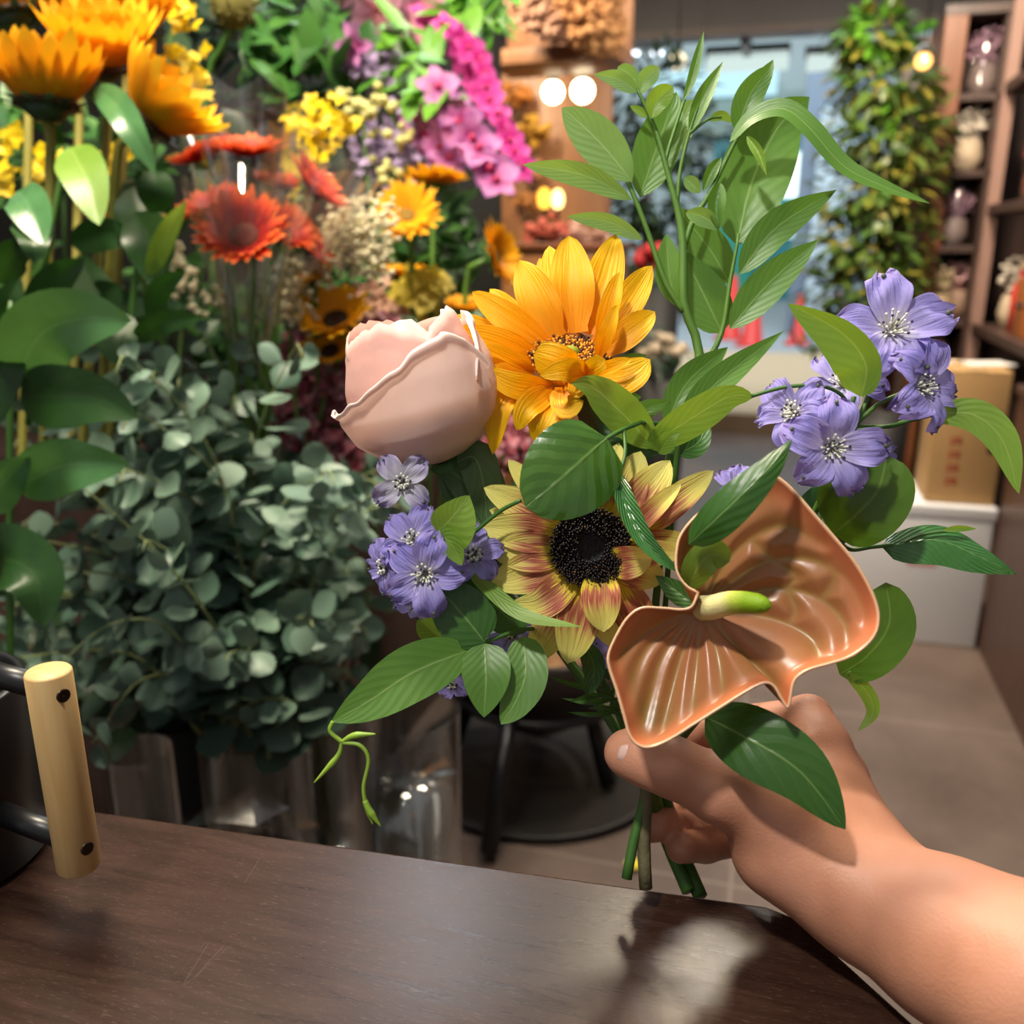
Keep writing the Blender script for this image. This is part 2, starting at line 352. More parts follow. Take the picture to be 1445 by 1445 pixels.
mb = MB(); mb.box((cx_, 3.50, (zt-.05)/2), (w_, .36, zt-.05), 0, .006); mb.build('body', M_foam, bx)
mb = MB(); mb.box((cx_, 3.50, zt-.022), (w_+.012, .372, .045), 0, .006); mb.build('lid', M_foam, bx)
pr = MB(); pr.box((PY(1300, 795, 3.32)[0], 3.3188, PY(1300, 795, 3.32)[2]), (.10, .002, .02)); pr.build('printed_mark', plain('print_pink', C('#cf8f8f'), .7), bx, False)
cx0 = PY(1319, 600, 3.36)[0]; zc = PY(1380, 523, 3.36)[2]
cb = thing('cardboard_box', 'brown cardboard box stacked on the white foam box', 'box', ((cx0+.77)/2, 3.5, zt))
mb = MB(); mb.box(((cx0+.77)/2, 3.50, zt+.001+(zc-zt)/2), (.77-cx0, .28, zc-zt-.004), 0, .003); mb.build('carton', M_card, cb)
mb = MB(); mb.box(((cx0+.77)/2, 3.50, zc-.002), (.06, .283, .003)); mb.build('tape', M_tape, cb, False)
pr = MB(); a_, b_ = PY(1337, 612, 3.355), PY(1354, 690, 3.355)
for k in range(4):
    zz = a_[2]+(b_[2]-a_[2])*(k+.5)/4; pr.box(((a_[0]+b_[0])/2, 3.3585, zz+.008), (.034, .002, .006)); pr.box(((a_[0]+b_[0])/2-.012, 3.3585, zz-.006), (.007, .002, .024)); pr.box(((a_[0]+b_[0])/2+.008, 3.3585, zz-.006), (.022, .002, .006)); pr.box(((a_[0]+b_[0])/2+.012, 3.3585, zz+.000), (.006, .002, .03))
pr.build('printed_lettering', M_red, cb, False)
hh = PY(1405, 637, 3.355); pr = MB(); pr.box((hh[0], 3.3585, hh[2]), (.05, .002, .022), 0, .0); pr.build('hand_hole', M_blackm, cb, False)
for nm, lab, (px, py), rz, sz, mt in [('paper_sheet', 'white sheet of paper lying on the cardboard box', (1395, 514), .3, (.16, .12, .003), plain('paper_white', C('#e3ddd6'), .7)), ('wrapping_paper', 'folded cream wrapping paper on the left end of the cardboard box', (1330, 512), -.5, (.10, .10, .006), plain('paper_cream', C('#e0c4a0'), .7))]:
    c_ = PZ(px, py, zc); m = MB(); m.box((min(c_[0], .72), min(max(c_[1], 3.44), 3.56), zc+sz[2]/2+.001), sz, rz); tag(m.build(nm, mt, None, False), lab, 'paper')
# shelf unit seen end-on, and the wall shelf beside it
YS = 4.75
pA, pB, pC = PY(1300, 300, YS), PY(1332, 300, YS), PY(1394, 300, YS)
ztop = PY(1345, 22, YS)[2]
sh = thing('shelf_unit', 'tall brown wooden shelf unit behind the boxes, full of dried flowers', 'shelf', (pB[0], YS, 0))
mb = MB(); mb.box(((pA[0]+pB[0])/2, YS+.2, ztop/2), (pB[0]-pA[0], .44, ztop), 0, .004); mb.build('upright', M_warmwood if False else M_brwood, sh, False)
mb = MB(); mb.box((pC[0]-.015, YS+.2, ztop/2), (.035, .40, ztop), 0, .003); mb.build('upright', M_dkwood, sh, False)
mb = MB(); mb.box((pC[0]+.05, YS+.42, ztop/2), (.9, .02, ztop)); mb.build('back_panel', M_dkwood, sh, False)
zsh = [PY(1360, y, YS)[2] for y in (132, 240, 347, 452, 545)]
for z in zsh: mb = MB(); mb.box(((pB[0]+pC[0])/2, YS+.2, z-.015), (pC[0]-pB[0], .40, .03), 0, .003); mb.build('shelf', M_dkwood, sh, False)
mb = MB(); mb.box(((pA[0]+pC[0])/2, YS+.2, ztop+.02), (pC[0]-pA[0], .44, .04)); mb.build('top', M_dkwood, sh, False)
XB = PY(1400, 290, 4.55)[0]; sw = thing('shelf_unit', 'dark wall shelf at the right edge with glass domes and jars on it', 'shelf', (XB+.2, 4.2, 0))
mb = MB(); mb.box((XB+.02, 4.66, ztop/2+.1), (.05, .05, ztop+.2)); mb.build('post', plain('post_pink_brown', C('#8f6f63'), .5), sw, False)
mb = MB(); mb.box((XB+.40, 4.1, ztop/2), (.02, 1.2, ztop)); mb.build('back_panel', M_dkwood, sw, False)
zw = [PX(1445, y, XB)[2] for y in (98, 280, 488)]
for z in zw: mb = MB(); mb.box((XB+.2, 4.1, z-.02), (.40, 1.1, .04), 0, .003); mb.build('shelf', M_dkwood, sw, False)
oc_ = thing('drawer_cabinet', 'small orange brown wooden cabinet on the dark wall shelf', 'cabinet', (XB+.2, 4.05, zw[2])); mb = MB(); mb.box((XB+.2, 3.98, zw[2]+.11), (.3, .26, .22), 0, .005); mb.build('body', plain('orange_wood', C('#a35f2c'), .5), oc_); mb = MB(); mb.ball((XB+.04, 3.98, zw[2]+.12), .014); mb.build('knob', M_black, oc_)
M_gls = NT('clear_glass'); b_ = M_gls.n('ShaderNodeBsdfGlass'); b_.inputs['Roughness'].default_value = .01; b_.inputs['IOR'].default_value = 1.1; tr_ = M_gls.n('ShaderNodeBsdfTransparent'); tr_.inputs[0].default_value = (.94, .95, .94, 1)
gl_ = M_gls.n('ShaderNodeBsdfGlossy'); gl_.inputs['Roughness'].default_value = .04; gl_.inputs[0].default_value = (1, 1, 1, 1); fr_ = M_gls.n('ShaderNodeFresnel'); fr_.inputs[0].default_value = 1.45
lw_ = M_gls.n('ShaderNodeLayerWeight'); lw_.inputs[0].default_value = .5; mx_ = M_gls.n('ShaderNodeMixShader'); M_gls.l(M_gls.math('MULTIPLY_ADD', M_gls.math('POWER', lw_.outputs['Facing'], 3.0), .75, .05, clamp=True), mx_.inputs[0]); M_gls.l(tr_.outputs[0], mx_.inputs[1]); M_gls.l(gl_.outputs[0], mx_.inputs[2]); M_gls.nt.nodes.remove(b_); M_gls.l(mx_.outputs[0], M_gls.out.inputs[0]); M_gls = M_gls.mat
def clump(mb, c, R, n, r0, seed, flat=.7, up=0.0):
    r_ = random.Random(seed)
    for k in range(n):
        d_ = nrm([r_.gauss(0, 1), r_.gauss(0, 1), r_.gauss(0, 1)*flat+up]); p = np.asarray(c)+d_*R*r_.uniform(.35, 1)*np.array([1, 1, flat]); mb.ball(p, r0*r_.uniform(.6, 1.2), 6, 5, (1, 1, r_.uniform(.6, 1)))
SI = [('pink', '#d3a3a6', '#8d6f5c'), ('cream', '#dfc7a4', '#a99173'), ('peach', '#dca07c', '#b58a6a'), ('mauve', '#b48aa0', '#7d6a68'), ('red', '#c2423a', '#80463a'), ('ivory', '#e2d6c6', '#b8a48c')]
M_it = {k: plain('dried_'+k, C(h), .8, var=.3, scale=60) for k, h, _ in SI}; M_iv = {k: plain('pot_'+k, C(h), .6) for k, _, h in SI}
def shelf_item(label, x, y, z, h, k, seed, dome=False, kind='dried_bouquet'):
    o = thing(kind, label, 'dried flowers', (x, y, z), 'dried flowers and jars on the shelves'); r = h*.22
    m = MB(); m.lathe([(1e-4, 0), (r*.8, 0), (r, h*.2), (r*.8, h*.42), (r*.62, h*.45), (1e-4, h*.4)], (x, y, z+.0005), seg=14); m.build('pot', M_iv[k], o)
    m = MB(); clump(m, (x, y, z+h*.68), h*.27, 90, h*.036, seed, 1.0)
    for q_ in range(5): m.tube([(x, y, z+h*.4), (x+math.cos(q_*1.3)*h*.12, y+math.sin(q_*1.3)*h*.12, z+h*.7)], h*.012, 5)
    m.build('blooms', M_it[k], o)
    if dome: m = MB(); m.lathe([(r*1.5, 0), (r*1.55, h*.6), (r*1.35, h*.9), (r*.8, h*1.05), (1e-4, h*1.1)], (x, y, z+.0005), seg=18); m.build('glass_dome', M_gls, o)
xm = (pB[0]+pC[0])/2-.01
shelf_item('peach and ivory dried bouquet on the second shelf of the brown unit', xm, YS+.1, zsh[1], .30, 'ivory', 1); shelf_item('mauve dried bouquet under a glass dome on the middle shelf', xm-.015, YS+.1, zsh[2], .28, 'mauve', 2, True)
shelf_item('cream dried bouquet on the fourth shelf of the brown unit', xm-.04, YS+.08, zsh[3], .26, 'cream', 3); shelf_item('pink dried bouquet beside the cream one on the fourth shelf', xm+.05, YS+.14, zsh[3], .30, 'pink', 4)
shelf_item('pink dried posy on the bottom shelf of the brown unit', xm-.03, YS+.08, zsh[4], .24, 'pink', 5); shelf_item('dark mauve dried posy under a glass dome on the top shelf', xm+.02, YS+.1, zsh[0], .30, 'mauve', 6, True)
shelf_item('red dried bouquet in the dark wall shelf, middle row', XB+.14, 4.42, zw[1], .30, 'red', 7); shelf_item('peach dried bouquet in front of the red one in the wall shelf', XB+.12, 4.16, zw[1], .30, 'peach', 8, True)
shelf_item('tall peach dried bouquet on the highest wall shelf', XB+.14, 4.22, zw[0], .36, 'peach', 9); shelf_item('ivory dried bouquet on the highest wall shelf, behind the peach one', XB+.14, 4.48, zw[0], .26, 'ivory', 10, True)
shelf_item('round ivory dried bouquet on the lowest wall shelf', XB+.12, 4.40, zw[2], .32, 'ivory', 11)
m = MB(); m.lathe([(1e-4, 0), (.035, 0), (.035, .17), (.014, .21), (.014, .25), (1e-4, .25)], (XB+.10, 4.26, zw[2]+.0005), seg=14); bt = thing('bottle', 'red bottle standing on the lowest wall shelf', 'bottle', (XB+.1, 4.26, zw[2])); m.build('glass', plain('bottle_red', C('#c63c34'), .3), bt); m = MB(); m.lathe([(.016, .25), (.016, .28), (1e-4, .28)], (XB+.10, 4.26, zw[2]+.0005), seg=12); m.build('cap', M_it['cream'], bt)
# bulbs
def lamp(label, p, r, shade=True, strength=22, color=(1, .72, .36, 1), grp='glowing lamps in the shop'):
    o = thing('lamp', label, 'lamp', p, grp); m = MB(); m.ball(p, r, 16, 12); m.build('bulb', emit('bulb_glow', color, strength), o)
    m = MB(); m.tube([np.array(p)+[0, 0, r*.9], np.array(p)+[0, 0, r*2.0]], r*.45, 10); m.build('socket', M_black, o); m = MB(); m.tube([np.array(p)+[0, 0, r*2.0], np.array(p)+[0, 0, r*2+.5]], .004, 6); m.build('cord', M_black, o)
    if shade:
        m = MB(); m.lathe([(r*.5, r*1.9), (r*1.6, r*1.2), (r*2.0, r*.2), (r*2.1, -.4*r)], p, seg=20); m.build('shade', M_gls, o)
lamp('glowing glass lamp hanging beside the tall green plant', PY(1303, 86, 4.3), .032, True, 4, (1, .48, .12, 1))
lamp('left of the two bright round lamps above the warm wooden wall', PY(780, 130, 4.6), .05, False, 14, (1, .80, .52, 1)); lamp('right of the two bright round lamps above the warm wooden wall', PY(822, 128, 4.5), .052, False, 14, (1, .80, .50, 1))
ztb = PY(640, 352, 4.1)[2]+.0305
for lab, x, y, Yl, r, st_, c_ in [('amber lamp glowing low between the pointed leaf and the dark plant, left of a pair', 768, 280, 4.40, .042, 3.2, (1, .50, .05, 1)), ('pale amber lamp glowing low beside the dark plant, right of a pair', 787, 281, 4.50, .040, 5, (1, .68, .22, 1))]:
    p = PY(x, y, Yl); o = thing('lamp', lab, 'lamp', (p[0], p[1], ztb), 'glowing lamps in the shop'); m = MB(); m.lathe([(1e-4, 0), (.045, 0), (.045, .015), (.010, .025), (.010, p[2]-ztb-r*.9), (.02, p[2]-ztb-r*.8)], (p[0], p[1], ztb), seg=18); m.build('base', M_black, o); m = MB(); m.ball(p, r, 16, 12, (.75, .75, 1.15)); m.build('bulb', emit('amber_glow', c_, st_), o)
lamp('pale yellow globe lamp hanging over the street door', PY(956, 86, 6.3), .055, False, 2.2, (1, .86, .55, 1))
sl = thing('string_lights', 'row of small white string lights under the dark front panel', 'string lights', PY(900, 68, 6.83))
m = MB(); m.tube([PY(858, 66, 6.83), PY(900, 67, 6.83), PY(940, 65, 6.83)], .012, 6); m.build('wire', M_black, sl)
for k, x in enumerate((866, 876, 884, 893, 899, 916, 923, 933)): m = MB(); m.ball(PY(x, 75, 6.83), .015, 8, 6); m.build('bulb', emit('string_bulb', (.85, .9, 1, 1), 5), sl)
# leafy bushes and trees, each leaf a small folded blade
def simple_leaf(mb, p, d, n, L, W, cup=.2):
    d = nrm(d); s = nrm(np.cross(d, n)); n = np.cross(s, d); rows, uv = [], []
    for i, (t_, w) in enumerate(((0, .12), (.22, .8), (.5, 1), (.78, .66), (1, .03))):
        rows.append([p+d*L*t_+s*W*w*e+n*(cup*W*w*abs(e)-L*.12*t_*t_) for e in (-1, 0, 1)]); uv.append([(.5+.5*e, t_) for e in (-1, 0, 1)])
    mb.grid(rows, uv)
def foliage(mb, c, rad, n, L, seed, droop=.3, asp=.42):
    r_ = random.Random(seed); c = np.asarray(c); rad = np.asarray(rad)
    for k in range(n):
        d_ = nrm([r_.gauss(0, 1) for _ in range(3)]); p = c+d_*rad*r_.uniform(.25, 1)**.6
        o_ = nrm(d_+np.array([r_.uniform(-.8, .8), r_.uniform(-.8, .8), r_.uniform(-.5, .5)-droop])); l_ = L*r_.uniform(.6, 1.2); simple_leaf(mb, p, o_, nrm(d_+np.array([0, 0, .9])), l_, l_*asp*.5)
def fol_mat(name, cols, rough=.4, trans=.2):
    t = NT(name); n = t.noise(9, 2, t.coord()); g = t.n('ShaderNodeNewGeometry'); c = t.ramp(g.outputs['Random Per Island'], [(i/(len(cols)-1), C(h)) for i, h in enumerate(cols)])
    c = t.mix(t.math('MULTIPLY', n, .3), c, C(cols[0])); return t.pbr(c, rough, 0, None, .5, trans)
F_tree = fol_mat('tall_plant_leaves', ['#354a22', '#4b682a', '#5f7d32', '#a08f38', '#4a7a3c']); F_dark = fol_mat('dark_plant_leaves', ['#1c2c1c', '#27402a', '#35502e', '#22382a']); F_lime = fol_mat('bright_leaves', ['#4f8a24', '#74ac34', '#5b9a3a']); F_mid = fol_mat('mid_leaves', ['#2a5422', '#3f7230', '#57883c', '#305f2c'])
M_bark = plain('bark', C('#4a3a2c'), .8)
def plant(name, label, pots, base, trunk, blobs, mat, L, group=None, cat='plant'):
    o = thing(name, label, cat, base, group); m = MB()
    if pots: m.lathe([(1e-4, 0), (pots[0]*.75, 0), (pots[0], pots[1]), (pots[0]*.92, pots[1]), (pots[0]*.9, pots[1]-.03), (1e-4, pots[1]-.03)], base, seg=20); m.build('pot', M_blackm, o)
    m = MB(); m.tube(catmull(trunk, 14), [.022, .010], 8); m.build('trunk', M_bark, o)
    m = MB()
    for i, (c, r, n) in enumerate(blobs): foliage(m, c, r, n, L, i*13+int(abs(c[0]*100)))
    m.build('foliage', mat, o); return o
YT = 4.62; tx = lambda x, y: PY(x, y, YT)
bT = tx(1240, 690); plant('tall_plant', 'tall green climbing plant beside the doorway and the shelf unit', (.14, .30), (bT[0], YT, 0), [(bT[0], YT, .2), tx(1238, 450), tx(1240, 200), tx(1238, 60)],
    [(tx(1235, 55), (.17, .16, .12), 150), (tx(1248, 115), (.24, .18, .14), 220), (tx(1250, 190), (.29, .2, .18), 320), (tx(1238, 270), (.29, .2, .18), 320), (tx(1228, 340), (.28, .2, .17), 300), (tx(1225, 410), (.29, .2, .18), 300), (tx(1210, 470), (.24, .17, .14), 170)], F_tree, .095)
o_ = [o for o in col.objects if o.name == 'tall_plant'][0]; m = MB(); foliage(m, tx(1235, 50), (.16, .14, .09), 90, .11, 5); foliage(m, tx(1275, 150), (.12, .1, .1), 50, .10, 6); m.build('new_growth', F_lime, o_)
pb = PY(1232, 690, 4.1); pt_ = thing('flower_pot', 'black flower pot behind the lilac delphinium at right', 'pot', (pb[0], 4.1, 0)); m = MB(); zpt = PY(1232, 585, 4.1)[2]; m.lathe([(1e-4, 0), (.09, 0), (.115, zpt), (.105, zpt), (.09, .02), (1e-4, .02)], (pb[0], 4.1, 0), seg=20); m.build('body', M_blackm, pt_)
YD_ = 5.3; tx = lambda x, y: PY(x, y, YD_); bD = tx(900, 560); plant('dark_tree', 'dark leafy tree left of the doorway behind the pointed branch', (.2, .35), (bD[0], YD_, 0), [(bD[0], YD_, .3), tx(905, 380), tx(920, 200), tx(915, 110)],
    [(tx(915, 130), (.33, .25, .2), 150), (tx(935, 200), (.42, .3, .22), 220), (tx(915, 280), (.34, .3, .22), 200), (tx(910, 350), (.34, .3, .2), 190), (tx(915, 410), (.3, .25, .14), 110)], F_dark, .10)
for i, (x, y, r, cl, lab) in enumerate([(925, 372, 22, '#b3262c', 'red potted flowers at the foot of the dark tree'), (890, 455, 34, '#c9a58a', 'peach potted flowers on the floor by the dark tree'), (935, 500, 26, '#b9a890', 'pale potted flowers just right of the peach ones')]):
    YPT = (4.3, 4.62, 4.0)[i]; p = PY(x, y, YPT); o = thing('potted_flower', lab, 'plant', (p[0], YPT, 0), 'potted flowers by the doorway'); m = MB(); hp = max(p[2]-.10, .12); m.lathe([(1e-4, 0), (.09, 0), (.12, hp), (.11, hp), (1e-4, hp-.02)], (p[0], YPT, 0), seg=18); m.build('pot', M_blackm, o)
    m = MB(); foliage(m, (p[0], YPT, p[2]), (.16, .12, .1), 40, .08, i); m.build('foliage', F_dark, o); m = MB(); clump(m, p+np.array([0, -.05, .03]), r*.004, 16, .03, i); m.build('blooms', plain('potted_bloom', C(cl), .7, var=.3), o)
# street things
M_cone = plain('cone_red', C('#d8362c'), .5); M_whb = plain('cone_white', C('#d8d8d8'), .5)
for i, (x, yb, yt, sc_) in enumerate([(1030, 478, 392, 1.0), (1060, 488, 400, 1.05), (1124, 486, 418, .9)]):
    p = PZ(x, yb, .10); o = thing('traffic_cone', ['red traffic cone on the pavement, left of a pair', 'red traffic cone on the pavement, right of a pair', 'red traffic cone standing by the bicycle'][i], 'cone', p, 'red traffic cones outside'); Hc = (yb-yt)/FPX*np.dot(p-CAM, FW)
    m = MB(); m.lathe([(Hc*.2, .03), (Hc*.17, .04), (Hc*.045, Hc), (1e-4, Hc)], p, seg=18); m.build('body', M_cone, o); m = MB(); m.lathe([(Hc*.115, Hc*.45), (Hc*.085, Hc*.65)], p+np.array([0, 0, 0]), seg=18); m.build('band', M_whb, o); m = MB(); m.box(p+np.array([0, 0, .015]), (Hc*.5, Hc*.5, .03)); m.build('base', M_cone, o)
p0 = PZ(1150, 499, .10); bi = thing('bicycle', 'bicycle parked on the pavement beside a red cone', 'bicycle', p0, None); R_ = .33
def wheel(c): 
    m = MB(); m.tube([c+R_*np.array([math.cos(a)*.85, math.cos(a)*.5, math.sin(a)]) for a in np.linspace(0, 2*math.pi, 30)], .018, 6, False); return m
wd = np.array([.85, .5, 0]); c1 = p0+np.array([0, 0, R_]); c2 = c1+wd*1.05
for c in (c1, c2): wheel(c).build('wheel', M_black, bi)
m = MB()
for a, b in [(c1, c1+wd*.22+np.array([0, 0, .42])), (c1+wd*.22+np.array([0, 0, .42]), c1+wd*.52+np.array([0, 0, -.02])), (c1+wd*.27+np.array([0, 0, .30]), c2-wd*.35+np.array([0, 0, .36])), (c2, c2-wd*.38+np.array([0, 0, .50])), (c1+wd*.52, c2), (c1+wd*.52, c2-wd*.35+np.array([0, 0, .36]))]: m.tube([a, b], .016, 6)
m.build('frame', plain('frame_red', C('#b8434f'), .4), bi)
m = MB(); m.box(c2-wd*.39+np.array([0, 0, .53]), (.24, .12, .05), .53, .02); m.build('saddle', M_black, bi); m = MB(); hb = c1+wd*.2+np.array([0, 0, .48]); m.tube([hb+np.array([-.15, .25, .05]), hb, hb+np.array([.15, -.25, .05])], .014, 6); m.build('handlebar', M_black, bi)

# ------------------------------------------------------------------ warm corner: beam, hanging dried pampas
M_beam = wood('beam_wood', C('#8d6348'), C('#ad8262'), (3, 3, 3))
bm = thing('hanging_shelf', 'brown wooden board hanging under the peach pampas grass', 'shelf', PY(770, 70, 3.9)); p, q_ = PY(690, 62, 3.9), PY(878, 96, 3.9)
m = MB(); m.box(((p[0]+q_[0])/2, 4.0, (p[2]+q_[2])/2), (q_[0]-p[0], .3, .06), -.08, .006); m.build('board', M_beam, bm)
m = MB(); m.box(((p[0]+q_[0])/2, 4.16, (p[2]+q_[2])/2+.2), (q_[0]-p[0], .03, .46), -.08, .004); m.build('back_board', M_beam, bm)
M_pamp = plain('pampas_peach', C('#e0a872'), .9, var=.35, scale=40, trans=.2); M_pamp2 = plain('pampas_pink', C('#e0b49a'), .9, var=.35, scale=40, trans=.2)
for i, (a, b, rad, mt, lab) in enumerate([((730, -25), (800, 50), .13, M_pamp2, 'pink pampas plume at the top edge above the wooden board'), ((800, -10), (868, 62), .15, M_pamp, 'peach pampas plume hanging over the two bright lamps'), ((800, -40), (880, 2), .08, M_pamp, 'peach pampas plume cut by the top edge beside the dark panel')]):
    A_, B_ = PY(a[0], a[1], 3.75), PY(b[0], b[1], 3.7); o = thing('pampas_grass', lab, 'dried grass', (A_+B_)/2, 'dried pampas plumes'); ln = np.linspace(0, 1, 34); r_ = random.Random(i)
    m = MB(); 
    for t_ in ln:
        for k in range(30): d_ = nrm([r_.gauss(0, 1) for _ in range(3)]); m.ball(A_*(1-t_)+B_*t_+d_*rad*.8*math.sin(math.pi*min(t_*.8+.2, 1))**.6*r_.random()**.4, rad*.12*r_.uniform(.5, 1), 5, 4)
    m.build('plume', mt, o); m = MB(); m.tube([A_+(A_-B_)*.4, A_, (A_+B_)/2], .006, 6); m.build('stem', M_stemb if 'M_stemb' in globals() else M_bark, o)
wp = thing('wooden_partition', 'warm wooden partition behind the dried bouquets and round lamps', 'partition', PY(720, 400, 4.9)); p, q_ = PY(560, 100, 4.9), PY(866, 60, 4.9); m = MB(); m.box(((p[0]+q_[0])/2, 4.93, q_[2]/2), (q_[0]-p[0], .06, q_[2]), 0, .004); m.build('panel', M_warmwood, wp)
def dried(label, px, py, Y, R, h1, n, seed):
    Y = Y if py > 300 else 4.86-R*.8; c = PY(px, py, Y); o = thing('dried_bouquet', label, 'dried flowers', c, 'dried bouquets on the warm wooden wall'); m = MB(); clump(m, c, R, n, R*.22, seed); m.build('blooms', plain('wall_bloom', C(h1), .8, var=.35, scale=30, trans=.1), o)
    m = MB()
    for k in range(5): m.tube([c+np.array([(k-2)*R*.25, 0, -R*.3]), c+np.array([(k-2)*R*.05, .02, -R*1.5])], .004, 5)
    m.build('stems', M_bark, o)
dried('orange dried bouquet beside the magenta orchids', 728, 135, 4.2, .10, '#d68a3c', 40, 1); dried('yellow dried bouquet under the orange one, right of the magenta orchids', 745, 185, 4.2, .12, '#d9a63c', 40, 2); dried('peach dried bouquet at the tip of the magenta orchids', 752, 240, 4.2, .08, '#dda07a', 30, 3)
dried('orange dried bouquet low behind the pair of amber lamps', 745, 285, 4.4, .10, '#c98a4c', 30, 4); dried('coral dried bouquet above the yellow sunflower', 770, 325, 4.25, .11, '#cf6a58', 40, 5); dried('pale pink dried bouquet right of the coral one', 822, 335, 4.3, .12, '#cfa596', 40, 6)
cb_ = thing('counter_cabinet', 'warm wooden cabinet in the corner under the dried bouquets', 'cabinet', PY(760, 420, 4.7)); p, q_ = PY(640, 352, 4.1), PY(862, 352, 4.1); m = MB(); m.box(((p[0]+q_[0])/2, 4.36, p[2]/2), (q_[0]-p[0], .5, p[2]), 0, .006); m.build('body', M_warmwood, cb_); m = MB(); m.box(((p[0]+q_[0])/2, 4.36, p[2]+.015), (q_[0]-p[0]+.04, .54, .03), 0, .006); m.build('top', M_brwood, cb_)

# ------------------------------------------------------------------ flower display behind the counter
ds = thing('display_bench', 'dark tiered bench that carries the flower buckets behind the counter', 'bench', (-1.6, 1.8, 0))
m = MB(); m.box((-1.75, 2.35, .40), (1.6, .55, .80), 0, .005); m.build('upper_step', M_dkwood, ds); m = MB(); m.box((-1.75, 2.66, 1.25), (1.9, .04, 2.5)); m.build('back_board', plain('back_board_dark', C('#1a1812'), .8), ds)
m = MB(); m.box((-1.62, 1.82, .20), (1.3, .48, .40), 0, .005); m.build('lower_step', M_dkwood, ds)
def vase(name, label, px, py, d, r, h, mat, water=None, cat='vase', grp='flower vases and buckets'):
    c = P(px, py, d); base = np.array([c[0], c[1], c[2]-h]); o = thing(name, label, cat, base, grp)
    m = MB(); m.lathe([(1e-4, 0), (r*.96, 0), (r, .006), (r, h), (r-.003, h+.002), (r-.005, h), (r-.005, .02), (1e-4, .018)], base, seg=36); m.build('body', mat, o)
    if water: m = MB(); m.lathe([(1e-4, .02), (r-.006, .021), (r-.006, h*water), (1e-4, h*water)], base, seg=36); m.build('water', M_water, o)
    return o, c
t_ = NT('water'); gl = t_.n('ShaderNodeBsdfGlossy'); gl.inputs['Roughness'].default_value = .1; trn = t_.n('ShaderNodeBsdfTransparent'); trn.inputs[0].default_value = (.80, .83, .82, 1); fr = t_.n('ShaderNodeFresnel'); fr.inputs[0].default_value = 1.33
mx = t_.n('ShaderNodeMixShader'); t_.l(t_.math('MULTIPLY_ADD', fr.outputs[0], 2.5, .42, clamp=True), mx.inputs[0]); t_.l(trn.outputs[0], mx.inputs[1]); t_.l(gl.outputs[0], mx.inputs[2]); t_.l(mx.outputs[0], t_.out.inputs[0]); M_water = t_.mat
c_ = P(574, 1003, 1.5); vase('glass_vase', 'tall clear glass cylinder half full of water, right of the eucalyptus', 574, 1003, 1.5, .087, c_[2]-.001, M_gls, .81)
c_ = P(358, 1028, 1.35); vase('glass_vase', 'clear glass cylinder under the eucalyptus with plastic film in front', 358, 1028, 1.35, .082, c_[2]-.001, M_gls, .35)
c_ = P(195, 1060, 1.25); vase('glass_vase', 'clear glass cylinder beside the wooden handle, left of the black bucket', 195, 1060, 1.25, .045, c_[2]-.001, M_gls, .3)
c_ = P(262, 1010, 1.42); vase('flower_bucket', 'black bucket standing between two glass vases', 262, 1010, 1.42, .06, c_[2]-.001, M_blackm, None, 'bucket')
c_ = P(452, 1000, 1.75); vase('glass_vase', 'clear glass vase with green stems behind the curling tendril', 452, 1000, 1.75, .07, c_[2]-.001, M_gls, .45)
cb3 = P(470, 1150, 1.7)
bs = thing('stem_bunch', 'dark green stems standing in the clear vase behind the tendril', 'stems', (c_[0], c_[1], .03)); m = MB(); r_ = random.Random(3)
for k in range(11): a_ = r_.random()*6.28; q1 = .05*math.sqrt(r_.random()); m.tube([(c_[0]+.04*math.cos(a_+2), c_[1]+.04*math.sin(a_+2), .03), (c_[0]+q1*math.cos(a_), c_[1]+q1*math.sin(a_), c_[2]), (c_[0]+2.4*q1*math.cos(a_), c_[1]+2.4*q1*math.sin(a_), c_[2]+.25)], .004, 6)
m.build('stems', plain('wet_stems', C('#4c5a24'), .4), bs)
# crumpled clear film
fm = MB(); r_ = random.Random(5); rows = []
pk = [[(240, 1180), (300, 1160), (360, 1165), (420, 1172), (470, 1190)], [(255, 1155), (300, 1135), (352, 1115), (410, 1140), (455, 1165)], [(290, 1150), (330, 1128), (356, 1110), (395, 1130), (440, 1150)], [(300, 1190), (340, 1180), (370, 1170), (400, 1180), (430, 1190)]]
for i, rw in enumerate(pk): rows.append([P(x, y, 1.12+.05*i+r_.uniform(-.02, .02)) for x, y in rw])
fm.grid(rows); t_ = NT('plastic_film'); gl = t_.n('ShaderNodeBsdfGlossy'); gl.inputs['Roughness'].default_value = .15; trn = t_.n('ShaderNodeBsdfTransparent'); mx = t_.n('ShaderNodeMixShader'); n_ = t_.noise(30, 3, t_.coord()); t_.l(t_.math('MULTIPLY', n_, .3), mx.inputs[0]); t_.l(trn.outputs[0], mx.inputs[1]); t_.l(gl.outputs[0], mx.inputs[2]); t_.l(mx.outputs[0], t_.out.inputs[0]); M_film = t_.mat
tag(fm.build('plastic_film', M_film, None, False), 'crumpled clear plastic film in front of the eucalyptus vase', 'plastic')
